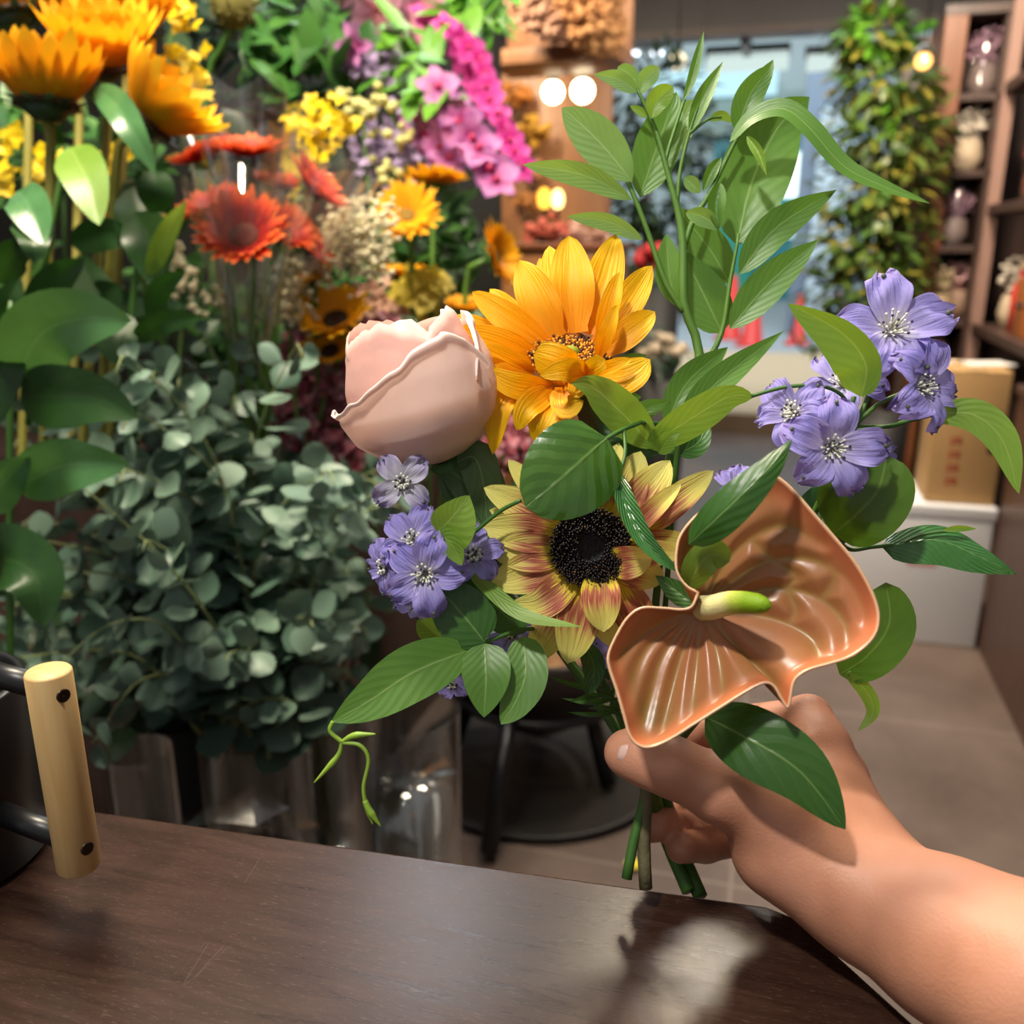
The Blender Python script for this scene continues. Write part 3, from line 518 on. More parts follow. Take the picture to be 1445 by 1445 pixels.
# black plant stand on the floor with a dark bowl
st = PZ(770, 1130, 0); so_ = thing('plant_stand', 'black iron plant stand on the floor behind the glass vase', 'stand', (st[0], st[1]+.12, 0)); cc = np.array([st[0]-.06, st[1]+.16, 0])
m = MB(); m.tube([cc+np.array([.24*math.cos(a), .24*math.sin(a), .26]) for a in np.linspace(0, 6.283, 30)], .014, 7, False); m.build('ring', M_black, so_)
for bot, top in [((858, 1118), (782, 1000)), ((690, 1216), (650, 1090)), ((640, 1060), (665, 1000)), ((760, 1030), (745, 985))]:
    b_ = PZ(*bot, 0); v_ = np.array([b_[0]-cc[0], b_[1]-cc[1], 0]); tp_ = cc+v_*.62+np.array([0, 0, .30]); m = MB(); m.tube([tp_, b_+np.array([0, 0, .024])], [.020, .024], 8); m.build('leg', M_black, so_)
M_bowl = plain('bowl_dark', C('#3a322e'), .3); bo = thing('bowl', 'dark glazed bowl resting on the black plant stand', 'bowl', cc+np.array([0, 0, .2])); m = MB(); m.lathe([(1e-4, .15), (.10, .15), (.20, .25), (.27, .40), (.28, .43), (.265, .43), (.19, .27), (1e-4, .2)], cc+np.array([0, 0, 0]), seg=32); m.build('body', M_bowl, bo); m = MB(); m.lathe([(1e-4, .36), (.235, .36)], cc, seg=28); m.build('water', M_water, bo)
pt = thing('disc', 'flat dark tray on the floor under the plant stand', 'disc', (cc[0], cc[1], .0)); m = MB(); m.lathe([(1e-4, .001), (.33, .001), (.36, .02), (.34, .02), (.32, .008), (1e-4, .008)], cc, seg=36); m.build('body', plain('disc_dark', C('#25221f'), .6), pt)  # flat dark disc with a low rim, on the floor below the stand
p = PZ(893, 1226, 0); m = MB(); 
for k in range(6): a = k*1.05; simple_leaf(m, p+np.array([0, 0, .012]), (math.cos(a), math.sin(a), .25), (0, 0, 1), .022, .010)
tag(m.build('fallen_flower', plain('fallen_yellow', C('#e8d43a'), .6), None), 'small yellow blossom fallen on the floor behind the stems', 'flower')

# ---- eucalyptus
E_mat = fol_mat('eucalyptus_leaves', ['#4a6656', '#617e6e', '#748f80', '#537060', '#8ba592', '#5a7a68'], .45, .12); E_st = plain('eucalyptus_stem', C('#8f9c66'), .6, var=.3)
def round_leaf(mb, p, d, n, L, cup):
    d = nrm(d); s = nrm(np.cross(d, n)); n = np.cross(s, d); rows, uv = [], []
    for t_, w in ((0, .10), (.15, .55), (.38, .95), (.62, .98), (.85, .66), (1, .08)):
        rows.append([p+d*L*t_+s*L*.46*w*e+n*(cup*L*(w*e*e*.35)+L*cup*.6*(t_-.5)**2) for e in (-1, -.5, 0, .5, 1)]); uv.append([(.5+.5*e, t_) for e in (-1, -.5, 0, .5, 1)])
    mb.grid(rows, uv)
def euc(pts, seed, L0=.056, label=None):
    r_ = random.Random(seed); cv = catmull(pts, 46); o = thing('eucalyptus_branch', label or 'grey green eucalyptus branch with round leaves in the big bundle behind the counter', 'eucalyptus', cv[0], 'eucalyptus branches')
    m = MB(); m.tube(cv, [.0030, .0010], 6); m.build('stem', E_st, o); m = MB(); T = np.gradient(cv, axis=0); k = 6; ang = r_.random()*6
    while k < 46:
        t_ = nrm(T[k]); a = nrm(np.cross(t_, (.3, .2, .9))); b = np.cross(t_, a); ang += 1.57+r_.uniform(-.4, .4); L = L0*(1.12-.6*(k/45)**2)*r_.uniform(.75, 1.15)
        for sgn in (0, math.pi):
            q = ang+sgn+r_.uniform(-.3, .3); out = a*math.cos(q)+b*math.sin(q); d_ = nrm(out+t_*r_.uniform(.1, .9)+np.array([0, 0, r_.uniform(-.35, .15)])); base = cv[k]+out*.004
            m.tube([cv[k], base+d_*.004], .0009, 4, False); round_leaf(m, base+d_*.003, d_, nrm(t_+np.array([r_.uniform(-.7, .7), r_.uniform(-.7, .7), r_.uniform(-.2, .8)])), L, r_.uniform(-.5, .8))
        k += r_.choice((3, 4, 4))
    m.build('leaves', E_mat, o)
r_ = random.Random(21)
EU = []
for i in range(68):
    bx_, by_ = r_.uniform(270, 430), r_.uniform(1010, 1075); d0 = r_.uniform(1.22, 1.5)
    if i < 26: ex, ey = r_.uniform(60, 545), r_.uniform(490, 720)
    elif i >= 58: ex, ey = r_.uniform(-30, 110), r_.uniform(600, 1000)
    elif i >= 44: ex, ey = (r_.uniform(20, 330), r_.uniform(480, 800)) if i < 54 else (r_.uniform(440, 540), r_.uniform(660, 960))
    elif i < 38: ex, ey = r_.choice([r_.uniform(-40, 190), r_.uniform(400, 520)]), r_.uniform(640, 960)
    else: ex, ey = r_.uniform(60, 500), r_.uniform(880, 1020)
    if ex > 430 and ey < 640: ey += 110
    d1 = d0+r_.uniform(-.34, .16); d1 = max(d1, .98); mx_, my_ = bx_+(ex-bx_)*.38, by_+(ey-by_)*.62-40
    EU.append([P(bx_, by_, d0), P(mx_, my_, (d0+d1)/2+.03), P(ex, ey, d1), P(ex+(ex-mx_)*.22, ey+abs(ex-mx_)*.10+8, d1-.03)])
for i, e in enumerate(EU): euc(e, 100+i)
for i, (e, lab) in enumerate([([(380, 1060, 1.3), (330, 930, 1.15), (240, 800, 1.05), (120, 690, .98)], 'long eucalyptus branch reaching up left across the front of the bundle'), ([(340, 1050, 1.3), (300, 960, 1.2), (200, 960, 1.1), (130, 1050, 1.06)], 'drooping eucalyptus branch whose tip hangs behind the wooden handle'),
    ([(400, 1050, 1.3), (420, 1000, 1.2), (380, 985, 1.15), (340, 1000, 1.12)], 'short eucalyptus sprig hanging over the rim of the glass vase'), ([(400, 1040, 1.3), (430, 850, 1.2), (500, 740, 1.15), (560, 690, 1.15)], 'eucalyptus branch reaching right toward the pink rose'), ([(330, 1050, 1.3), (250, 900, 1.1), (160, 880, 1.05), (60, 960, 1.0)], 'eucalyptus branch bending left over the black canister')]): euc([P(*q) for q in e], 300+i, .052, lab)

# ---- broad leaved branches at the left edge
B_g = leaf_mat('broad_leaf', C('#5c9058'), C('#3c6e40'), C('#86ae7a'), .28, 9, .16, .12, vfac=.35, spec=.5); B_d = leaf_mat('broad_leaf_dark', C('#2f5a24'), C('#1c3a18'), C('#4c7038'), .4, 9, .16, .15, vfac=.3); B_y = leaf_mat('broad_leaf_yellow', C('#86a84a'), C('#6f9a30'), C('#a9bd6a'), .4, 9, .25, .15)
def branch(label, d, stems, leaves, mat, cat='branch', name='broad_leaved_branch'):
    o = thing(name, label, cat, P(*stems[0][0], d), 'broad leaved branches at the left'); m = MB()
    for s_ in stems: m.tube(catmull([P(x, y, d+.02) for x, y in s_], 16), .004, 7)
    m.build('stem', M_stemd, o)
    for pts, hw, mt in leaves: leaf(o, mt or mat, [(x, y, (z if z else d)) for x, y, z in pts], hw, a=.55, b=.75, fold=(8, 12), wave=.03)
branch('branch with three large pale glossy leaves stacked at the left edge', .98, [[(15, 1000), (14, 700), (15, 420)]],
    [([(20, 545, 0), (55, 475, .94), (110, 450, .92), (186, 452, .90)], 52, None), ([(28, 560, 0), (90, 560, .93), (140, 565, .92), (195, 590, .92)], 46, B_d), ([(22, 690, 0), (80, 660, .94), (130, 655, .92), (183, 655, .92)], 42, None), ([(-30, 720, 0), (5, 680, .95), (42, 645, .94)], 32, None), ([(-25, 800, 0), (10, 790, .92), (50, 815, .90), (62, 885, .90)], 52, B_d), ([(15, 480, 0), (5, 520, .95), (-5, 600, .95)], 26, B_d)], B_g)
branch('leafy branch under the sunflowers with a yellow green oval leaf', 1.05, [[(40, 600), (60, 400), (95, 205)]],
    [([(98, 208, 0), (120, 250, 1.0), (140, 318, .98)], 34, B_y), ([(25, 270, 0), (40, 290, 1.02), (62, 345, 1.0)], 30, B_g), ([(45, 310, 0), (48, 340, 1.0), (50, 372, 1.0)], 28, B_d), ([(0, 400, 0), (20, 360, 1.02), (50, 350, 1.0)], 24, B_d), ([(20, 500, 0), (10, 440, 1.0), (28, 390, 1.0)], 25, B_d), ([(40, 470, 0), (75, 400, 1.03), (120, 365, 1.02)], 26, B_d)], B_d)
branch('dark leafy branch between the yellow green leaf and the orange gerberas', 1.12, [[(190, 620), (185, 460), (200, 330)]],
    [([(190, 300, 0), (210, 340, 0), (215, 400, 0)], 36, None), ([(100, 345, 0), (150, 330, 0), (195, 345, 0)], 24, None), ([(180, 350, 0), (195, 300, 1.14), (185, 250, 1.16)], 32, None), ([(210, 390, 0), (235, 330, 1.1), (262, 285, 1.08)], 15, B_y), ([(165, 400, 0), (140, 420, 0), (110, 360, 0)], 28, None), ([(190, 480, 0), (230, 455, 1.08), (285, 448, 1.06)], 18, None), ([(215, 460, 0), (225, 410, 1.1), (262, 382, 1.08)], 16, None), ([(170, 440, 0), (165, 480, 1.1), (180, 520, 1.1)], 30, None)], B_d)

# ---- generic blossoms
def ray_flower(name, label, petm, diskm, R, npet, cup, seed, grp, cat='flower', rows_=2, wid=.2, disk=.28, stemL=.5, backm=None):
    """prototype at the origin: bloom faces +Z; the stem hangs down"""
    o = thing(name, label, cat, (0, 0, 0), grp); r_ = random.Random(seed); m = MB()
    for ring in range(rows_):
        for k in range(npet):
            q = 6.2832*(k+.5*ring)/npet+r_.uniform(-.08, .08); dr = np.array([math.cos(q), math.sin(q), 0]); sd = np.array([-math.sin(q), math.cos(q), 0]); L = R*(1-.12*ring)*r_.uniform(.9, 1.06); c_ = cup*(1+.35*ring)+r_.uniform(-.1, .1); rr, uv = [], []
            for s in (0, .25, .5, .75, .92, 1): h = R*wid*(s+.15)**.4*(1-s**3*.97)*.95; rr.append([dr*(R*disk*.7+(L-R*disk*.7)*s*math.cos(c_*s*.6))+sd*h*e+np.array([0, 0, (L*s)*math.sin(c_)*.9+abs(e)*h*.25]) for e in (-1, 0, 1)]); uv.append([(.5+.5*e, s) for e in (-1, 0, 1)])
            m.grid(rr, uv)
    m.build('petals', petm, o); m = MB(); m.lathe([(1e-4, -.02*R), (R*disk, -.02*R), (R*disk, R*.05), (R*disk*.6, R*.08), (1e-4, R*.05)], seg=18); m.build('disk', diskm, o)
    m = MB(); m.lathe([(1e-4, -R*.22), (R*.16, -R*.2), (R*.36, -R*.02), (R*.30, 0)], seg=16)
    for k in range(12): q = k*.5236; dr = np.array([math.cos(q), math.sin(q), 0]); simple_leaf(m, dr*R*.28+np.array([0, 0, -R*.06]), dr+np.array([0, 0, .35*cup]), np.array([0, 0, 1]), R*.38, R*.07)
    m.build('sepals', backm or F_dark, o); return o
def place(proto, first, px, py, d, n, label, spin=0, scale=1.0, stem_to=None, stemm=None, sr=.004):
    c = P(px, py, d); n = RT*n[0]+UP*n[1]-FW*n[2]; e = aim(n, spin); lab = label
    if first: o = proto; o.location = c; o.rotation_euler = e; o.scale = (scale,)*3; o['label'] = lab
    else: o = dup(proto, c, e, scale, lab)
    if stem_to is not None:
        m = MB(); b = P(*stem_to); M3 = np.array(Matrix(o.rotation_euler.to_matrix())); nn = M3 @ np.array([0, 0, 1]); cv = catmull([c-nn*.01*scale, c-nn*.05, c*.5+b*.5-nn*.03, b], 14)
        loc = ((cv-c) @ M3)/scale; m.tube(loc, sr/scale, 7); so = m.build('stem', stemm or M_stemd, None); so.parent = o
    return o
SFP = petal_mat('sunflower_back', [(0, C('#f2a208')), (.6, C('#f9b916')), (1, C('#fac424'))], .3, 8, C('#ec9c0a'), .55, .3, .3); SFD = plain('sunflower_disk', C('#3a2210'), .8, scale=300)
M_sfs = plain('sunflower_stem', C('#8f8a38'), .6, var=.3); g_ = 'orange yellow sunflowers at the upper left'; pr_ = ray_flower('sunflower', '', SFP, SFD, .074, 18, 1.1, 1, g_, rows_=3, wid=.22, disk=.42)
for i, (x, y, d, n, lab, to) in enumerate([(66, 150, 1.08, (.0, 1, .18), 'large orange yellow sunflower at the left edge seen from the side', (60, 700, 1.12)), (146, 92, 1.15, (.15, .75, .6), 'orange yellow sunflower behind the large one, second from the left edge', (110, 700, 1.2)), (206, 168, 1.12, (.72, .66, .12), 'orange yellow sunflower tilted right with its dark back showing', (140, 700, 1.2)), (180, 46, 1.25, (.1, 1, .2), 'orange yellow sunflower at the top edge beside the yellow orchids', (150, 700, 1.25)), (20, 25, 1.25, (-.3, 1, .2), 'orange yellow sunflower in the top left corner', (30, 700, 1.25)), (100, 18, 1.3, (0, .8, .5), 'orange yellow sunflower cut by the top edge, third from the left corner', (100, 700, 1.3))]):
    place(pr_, i == 0, x, y, d, n, lab, i, 1.18, to, M_sfs, .006)
branch('long drooping sunflower leaf below the tilted sunflower', 1.08, [[(128, 140), (132, 130), (140, 124)]], [([(135, 124, 0), (165, 150, 1.05), (190, 190, 1.04), (220, 245, 1.05)], 22, B_g), ([(215, 240, 0), (220, 270, 1.08), (212, 300, 1.1)], 26, B_d)], B_g, name='drooping_leaf')
GP = petal_mat('gerbera_petal', [(0, C('#a01414')), (.42, C('#b01616')), (.58, C('#dc4026')), (.75, C('#f06030')), (1, C('#f58a3c'))], .2, 6, C('#d83c22'), .55, .25, .3); GD = plain('gerbera_disk', C('#6a2416'), .8, var=.5, scale=500)
g_ = 'orange red gerberas in clear sleeves'; pr_ = ray_flower('gerbera', '', GP, GD, .062, 24, .45, 2, g_, rows_=2, wid=.16, disk=.34, backm=F_mid)
GB = [(345, 334, 1.22, (.02, .34, .95), 'orange red gerbera facing the viewer with a dark red ring'), (352, 222, 1.32, (.05, .85, .45), 'orange red gerbera at the top of the sleeved bunch'), (290, 228, 1.34, (-.35, .8, .35), 'orange red gerbera at the top left of the sleeved bunch'), (302, 300, 1.30, (-.3, .7, .6), 'orange red gerbera half hidden behind the front one'), (440, 268, 1.30, (.7, .6, .3), 'dark orange gerbera leaning right out of the bunch'), (400, 330, 1.28, (.5, .5, .6), 'orange red gerbera at the right side of the front one'), (432, 348, 1.36, (.6, .3, .2), 'dark red gerbera in the shade at lower right of the bunch'), (395, 268, 1.36, (.1, .8, .4), 'pinkish gerbera seen through plastic behind the front one'), (175, 318, 1.3, (-.2, .9, .3), 'red gerbera peeping out under the yellow green leaf')]
t_ = NT('sleeve_plastic'); gl = t_.n('ShaderNodeBsdfGlossy'); gl.inputs['Roughness'].default_value = .12; trn = t_.n('ShaderNodeBsdfTransparent'); trn.inputs[0].default_value = (.97, .97, .95, 1); df = t_.n('ShaderNodeBsdfTranslucent'); df.inputs[0].default_value = (.75, .72, .66, 1); ad = t_.n('ShaderNodeMixShader'); ad.inputs[0].default_value = .06; t_.l(trn.outputs[0], ad.inputs[1]); t_.l(df.outputs[0], ad.inputs[2]); fr = t_.n('ShaderNodeLayerWeight'); fr.inputs[0].default_value = .35
mx = t_.n('ShaderNodeMixShader'); t_.l(t_.math('MULTIPLY_ADD', fr.outputs['Facing'], .40, t_.math('MULTIPLY', t_.math('POWER', t_.noise(1, 3, t_.mapping(t_.coord('UV'), (34, 1.2, 1))), 4.0), 1.6), clamp=True), mx.inputs[0]); t_.l(ad.outputs[0], mx.inputs[1]); t_.l(gl.outputs[0], mx.inputs[2]); t_.l(mx.outputs[0], t_.out.inputs[0]); M_slv = t_.mat
for i, (x, y, d, n, lab) in enumerate(GB):
    place(pr_, i == 0, x, y, d, n, lab, i*.7, [1.05, .95, .85, .9, .9, .8, .8, .8, .8][i], (345+(x-345)*.25, 700, 1.38), M_stem, .0045)
for i, (a, b, r0, r1, lab) in enumerate([((350, 480, 1.28), (350, 265, 1.24), .03, .085, 'clear plastic sleeve around the front gerbera'), ((350, 440, 1.36), (335, 150, 1.36), .03, .09, 'clear plastic sleeve standing tall around the top gerberas'), ((370, 450, 1.34), (455, 225, 1.30), .03, .08, 'clear plastic sleeve around the gerbera leaning right')]):
    A_, B_ = P(*a), P(*b); ax_ = nrm(B_-A_); u_ = nrm(np.cross(ax_, FW)); v_ = np.cross(ax_, u_); rows = []
    for k in range(13):
        s = k/12; rr = r0+(r1-r0)*s; rows.append([A_+(B_-A_)*(s+ (.04*math.sin(q*6) if k == 12 else 0))+(u_*math.cos(q)+v_*math.sin(q))*rr*(1+.10*math.sin(q*5+s*2)*s) for q in np.linspace(0, 6.2832, 40, endpoint=False)])
    m = MB(); m.grid(rows, None, True); tag(m.build('plastic_sleeve', M_slv, None), lab, 'plastic sleeve', 'clear sleeves round the gerberas')
YP = petal_mat('yellow_gerbera', [(0, C('#ee9c08')), (.5, C('#f8b410')), (1, C('#fabc1c'))], .25, 6, C('#e89a08'), .55, .3, .3); YDk = plain('yellow_gerbera_disk', C('#8a6a14'), .8, var=.4, scale=400)
g_ = 'orange yellow gerberas behind the rose'; pr_ = ray_flower('gerbera', '', YP, YDk, .066, 22, .35, 4, g_, rows_=3, wid=.16, disk=.22, backm=F_mid)
for i, (x, y, d, n, lab, sc_) in enumerate([(575, 305, 1.5, (.0, .35, 1), 'orange yellow gerbera facing the viewer above the pink rose', .95), (613, 262, 1.6, (.05, 1, .2), 'orange yellow gerbera seen from the side above the facing one', 1.0), (698, 362, 1.5, (.85, .2, .5), 'orange yellow gerbera turned right just left of the yellow sunflower', .95), (565, 392, 1.7, (.0, .8, .3), 'orange yellow gerbera half hidden under the facing one', .9), (655, 435, 1.55, (.1, .8, .5), 'small orange yellow gerbera between the rose and the sunflower', .6)]):
    place(pr_, i == 0, x, y, d, n, lab, i*.6, sc_, (600+(x-600)*.3, 760, 1.7), M_stem, .005)
g_ = 'dark centred sunflowers left of the rose'; pr_ = ray_flower('sunflower', '', SFP, SFD, .064, 18, .45, 6, g_, rows_=2, wid=.2, disk=.36)
for i, (x, y, d, n, lab, sc_) in enumerate([(474, 452, 1.40, (-.1, .6, .8), 'dark centred yellow sunflower left of the pink rose', 1.0), (466, 496, 1.42, (-.1, .5, .8), 'yellow sunflower just below the dark centred one', .75), (520, 480, 1.5, (.2, .7, .5), 'yellow sunflower tucked between the dark centred one and the rose', .7), (440, 395, 1.38, (0, .8, .5), 'small yellow bloom among the cream baby breath', .45)]): place(pr_, i == 0, x, y, d, n, lab, i, sc_, (x+14, 800, 1.6), M_stem, .005)
def spray(name, label, d, stems, tips, mat, br, n, seed, grp=None, cat='flower', kind='blob', leafm=None, spread=20, nl=0, ll=.06):
    o = thing(name, label, cat, P(*stems[0][0], d), grp); r_ = random.Random(seed); m = MB()
    for s_ in stems: m.tube(catmull([P(x, y, d+.03) for x, y in s_], 14), .0028, 6)
    m.build('stem', M_stem, o); m = MB()
    for (x, y) in tips:
        for k in range(n):
            c = P(x+r_.gauss(0, spread), y+r_.gauss(0, spread), d+r_.uniform(-.04, .04))
            if kind == 'blob': m.ball(c, br*r_.uniform(.6, 1.1), 6, 5, (1, 1, .8))
            else:
                nn = nrm(-FW+RT*r_.uniform(-.8, .8)+UP*r_.uniform(-.4, 1)); a_ = nrm(np.cross(nn, (.2, .4, .8))); b_ = np.cross(nn, a_); np_ = 5 if kind == 'five' else 4
                for j in range(np_): q = j*6.2832/np_+k; simple_leaf(m, c, a_*math.cos(q)+b_*math.sin(q)+nn*.25, nn, br*r_.uniform(.9, 1.2), br*.42, .3)
    m.build('blossoms', mat, o)
    if nl:
        m = MB()
        for k in range(nl): x, y = r_.choice(tips); p = P(x+r_.gauss(0, spread*1.5), y+r_.gauss(0, spread*1.5)+10, d+.03); simple_leaf(m, p, nrm(UP*r_.uniform(-.6, .9)+RT*r_.uniform(-1, 1)-FW*.3), nrm(-FW+UP*.6), ll*r_.uniform(.7, 1.2), ll*.24)
        m.build('leaves', leafm or F_mid, o)
    return o
ON = plain('oncidium_yellow', C('#f3d414'), .5, var=.25, scale=80, trans=.25); g_ = 'yellow orchid sprays'
spray('orchid_spray', 'yellow orchid spray beside the tilted sunflower', 1.35, [[(200, 300), (230, 150), (245, 20)]], [(242, 8), (255, 20), (262, 88), (250, 105), (276, 118)], ON, .013, 12, 1, g_, kind='four', spread=13)
spray('orchid_spray', 'yellow orchid spray between the gerberas and the lilac flowers', 1.45, [[(430, 420), (435, 260), (445, 150)]], [(452, 152), (432, 172), (450, 190), (480, 188), (440, 220), (418, 245)], ON, .013, 13, 2, g_, kind='four', spread=13)
spray('orchid_spray', 'yellow orchid spray low behind the yellow green leaf', 1.3, [[(60, 420), (60, 300), (70, 240)]], [(58, 240), (168, 220), (72, 228), (10, 205), (5, 260), (225, 318)], ON, .014, 9, 3, g_, kind='four', spread=10)
CR = plain('filler_cream', C('#efe6c4'), .8, var=.15, scale=60, trans=.15); g_ = 'cream filler sprays'
spray('filler_spray', 'cream filler flowers above the dark centred sunflower', 1.42, [[(450, 600), (480, 450), (500, 340)]], [(480, 330), (510, 350), (530, 315), (500, 310), (455, 350), (525, 372)], CR, .006, 80, 4, g_, spread=17, nl=0)
spray('filler_spray', 'cream filler flowers just right of the gerbera stems', 1.40, [[(420, 600), (410, 480), (420, 400)]], [(405, 400), (430, 370), (390, 430), (450, 385), (420, 430)], CR, .006, 80, 5, g_, spread=16, nl=0)
spray('filler_spray', 'cream filler flowers standing under the gerberas', 1.5, [[(250, 600), (255, 480), (260, 400)]], [(235, 350), (262, 395), (245, 380), (300, 420), (275, 430)], CR, .008, 14, 6, g_, spread=13, nl=14)
LI = plain('statice_lilac', C('#b9a3cf'), .7, var=.35, scale=60, trans=.2); LY = plain('statice_cream', C('#dad58c'), .7, var=.3, scale=60, trans=.2); g_ = 'lilac statice sprays'
spray('statice_spray', 'lilac statice spray at the top left of the purple orchids', 1.75, [[(560, 420), (545, 250), (530, 90)]], [(500, 90), (525, 105), (545, 95), (555, 125), (572, 150), (595, 175), (530, 190)], LI, .012, 20, 7, g_, kind='four', spread=15, nl=10)
spray('statice_spray', 'lilac and cream statice spray above the facing yellow gerbera', 1.7, [[(560, 420), (550, 300), (550, 200)]], [(545, 195), (575, 200), (560, 225), (590, 235), (525, 225)], LI, .011, 16, 8, g_, kind='four', spread=15)
spray('statice_spray', 'cream statice spray between the yellow orchids and the lilac flowers', 1.65, [[(540, 420), (520, 260), (510, 140)]], [(495, 140), (515, 150), (540, 145), (520, 165), (570, 195), (550, 240)], LY, .011, 9, 9, g_, spread=10)
OR1 = petal_mat('orchid_magenta', [(0, C('#c81878')), (.3, C('#e23ca8')), (1, C('#ee6cc4'))], .3, 6, C('#d83aa6'), .5, .35, .3); OR2 = petal_mat('orchid_purple', [(0, C('#a0205a')), (.3, C('#c76cb4')), (.7, C('#d890c8')), (1, C('#9a5cb0'))], .5, 6, C('#a864b4'), .5, .35, .3)
def orchid(label, d, pts, n, mat, R, seed, face, grp='orchid stems'):
    r_ = random.Random(seed); cv = catmull([P(x, y, d) for x, y in pts], n); o = thing('orchid', label, 'orchid', cv[0], grp); m = MB(); m.tube(cv, .003, 6); m.build('stem', M_stem, o)
    for k in range(n):
        m = MB(); c = cv[k]; nn = nrm(-FW*face[2]+RT*(face[0]+r_.uniform(-.4, .4))+UP*(face[1]+r_.uniform(-.4, .4))); a_ = nrm(np.cross(nn, (.2, .4, .8))); b_ = np.cross(nn, a_); c = c+nn*.012
        for j in range(5): q = j*1.2566+r_.random()*.3; simple_leaf(m, c, a_*math.cos(q)+b_*math.sin(q)+nn*.2, nn, R*r_.uniform(.85, 1.1), R*(.44 if j % 2 else .32), .25)
        fl = m.build('blossom', mat, o); m = MB(); m.ball(c+nn*.006, R*.16, 7, 5); m.build('lip', plain('lip', C('#b01858'), .5) if k == 0 else bpy.data.materials['lip'], fl)
orchid('arching stem of magenta orchids sloping down right', 1.75, [(628, 45), (665, 80), (690, 150), (712, 200), (732, 238)], 12, OR1, .036, 1, (.5, -.1, .8))
orchid('second magenta orchid stem close beside the first, with paler blooms', 1.8, [(590, 30), (625, 50), (655, 95), (680, 150)], 8, OR1, .036, 2, (.3, 0, .9))
orchid('purple orchid stem hanging below the magenta ones', 1.65, [(620, 130), (650, 180), (675, 220), (700, 262)], 7, OR2, .048, 3, (.2, .1, 1))
orchid('short purple orchid stem above the sideways yellow gerbera', 1.7, [(590, 170), (615, 205), (632, 228)], 4, OR2, .042, 4, (-.1, .1, 1))
PK = petal_mat('lily_pink', [(0, C('#d88aa0')), (.6, C('#e6a2b4')), (1, C('#dc86b0'))], .3, 6, None, .5, .35, .2)
def bigbloom(label, x, y, d, R, mat, n, seed, to, npet=6):
    c = P(x, y, d); nn = nrm(RT*n[0]+UP*n[1]-FW*n[2]); o = thing('lily', label, 'flower', c, 'pink lilies at the top'); a_ = nrm(np.cross(nn, (.2, .4, .8))); b_ = np.cross(nn, a_); m = MB()
    for j in range(npet): q = j*6.2832/npet; simple_leaf(m, c, a_*math.cos(q)+b_*math.sin(q)+nn*(.7-.4*(j % 2)), nn, R, R*.24, .3)
    m.build('petals', mat, o); m = MB(); m.tube(catmull([c, c-nn*.06, P(*to)], 10), .004, 6); m.build('stem', M_stem, o)
bigbloom('pink lily at the top edge above the lilac flowers', 532, 15, 1.75, .085, PK, (-.1, -.7, .6), 1, (560, 400, 1.9)); bigbloom('pink lily hanging at the top edge left of the magenta orchids', 590, 5, 1.85, .085, PK, (.2, -.5, .7), 2, (570, 400, 1.9)); bigbloom('small purple lily left of the pink lily', 505, 65, 1.7, .05, OR2, (-.5, -.3, .7), 3, (560, 400, 1.9)); bigbloom('pink lily bud low between lime green leaves', 552, 52, 1.7, .035, OR1, (0, .8, .3), 4, (560, 400, 1.9))
BG = fol_mat('astrantia_burgundy', ['#6a2030', '#963848', '#b4586a', '#d09aa6', '#7c2838'], .7, .15); g_ = 'burgundy filler sprays'
for i, (tp, lab) in enumerate([([(420, 490), (445, 510), (405, 520), (470, 530)], 'burgundy filler flowers under the dark centred sunflower'), ([(480, 560), (450, 575), (500, 590), (430, 560), (520, 560)], 'burgundy filler flowers touching the left edge of the rose'), ([(455, 615), (490, 635), (420, 610), (395, 585), (440, 650)], 'burgundy filler flowers low among the eucalyptus leaves'), ([(720, 635), (735, 615), (700, 625), (540, 470)], 'burgundy filler flowers showing below the yellow sunflower')]):
    spray('filler_spray', lab, 1.48, [[(470, 800), (460, 650), tp[0]]], tp, BG, .013, 22, 30+i, g_, kind='four', spread=15, nl=8)
PC = plain('snapdragon_peach', C('#e2b29a'), .7, var=.3, scale=60, trans=.2); PY_ = plain('snapdragon_yellow', C('#e6d048'), .6, var=.3, scale=60, trans=.25)
spray('snapdragon', 'peach snapdragon spray left of the top of the rose', 1.6, [[(540, 700), (535, 520), (535, 420)]], [(530, 420), (548, 440), (525, 445), (560, 455)], PC, .016, 14, 41, None, kind='four', spread=10); spray('snapdragon', 'lemon yellow snapdragon behind the top of the rose', 1.6, [[(590, 700), (592, 520), (595, 420)]], [(590, 405), (570, 420), (600, 430), (612, 400)], PY_, .02, 12, 42, None, kind='four', spread=10)
g_ = 'green foliage branches behind the flowers'
def greens(label, d, stems, tips, n, L, mat, spread, seed):
    o = thing('foliage_branch', label, 'branch', P(*stems[0], d), g_); m = MB(); m.tube(catmull([P(x, y, d+.03) for x, y in stems], 14), .004, 6); m.build('stem', M_stemd, o); m = MB(); r_ = random.Random(seed)
    for (x, y) in tips:
        for k in range(n): p = P(x+r_.gauss(0, spread), y+r_.gauss(0, spread), d+r_.uniform(-.06, .08)); l_ = L*r_.uniform(.7, 1.25); simple_leaf(m, p, nrm(UP*r_.uniform(-.9, .9)+RT*r_.uniform(-1, 1)-FW*r_.uniform(-.2, .6)), nrm(-FW*.8+UP*.8+RT*r_.uniform(-.5, .5)), l_, l_*.26)
    m.build('leaves', mat, o)
greens('bright green foliage at the top edge right of the pink lilies', 1.8, [(640, 300), (650, 120), (660, 10)], [(650, 10), (670, 25), (690, 15), (640, 40)], 14, .07, F_lime, 14, 1)
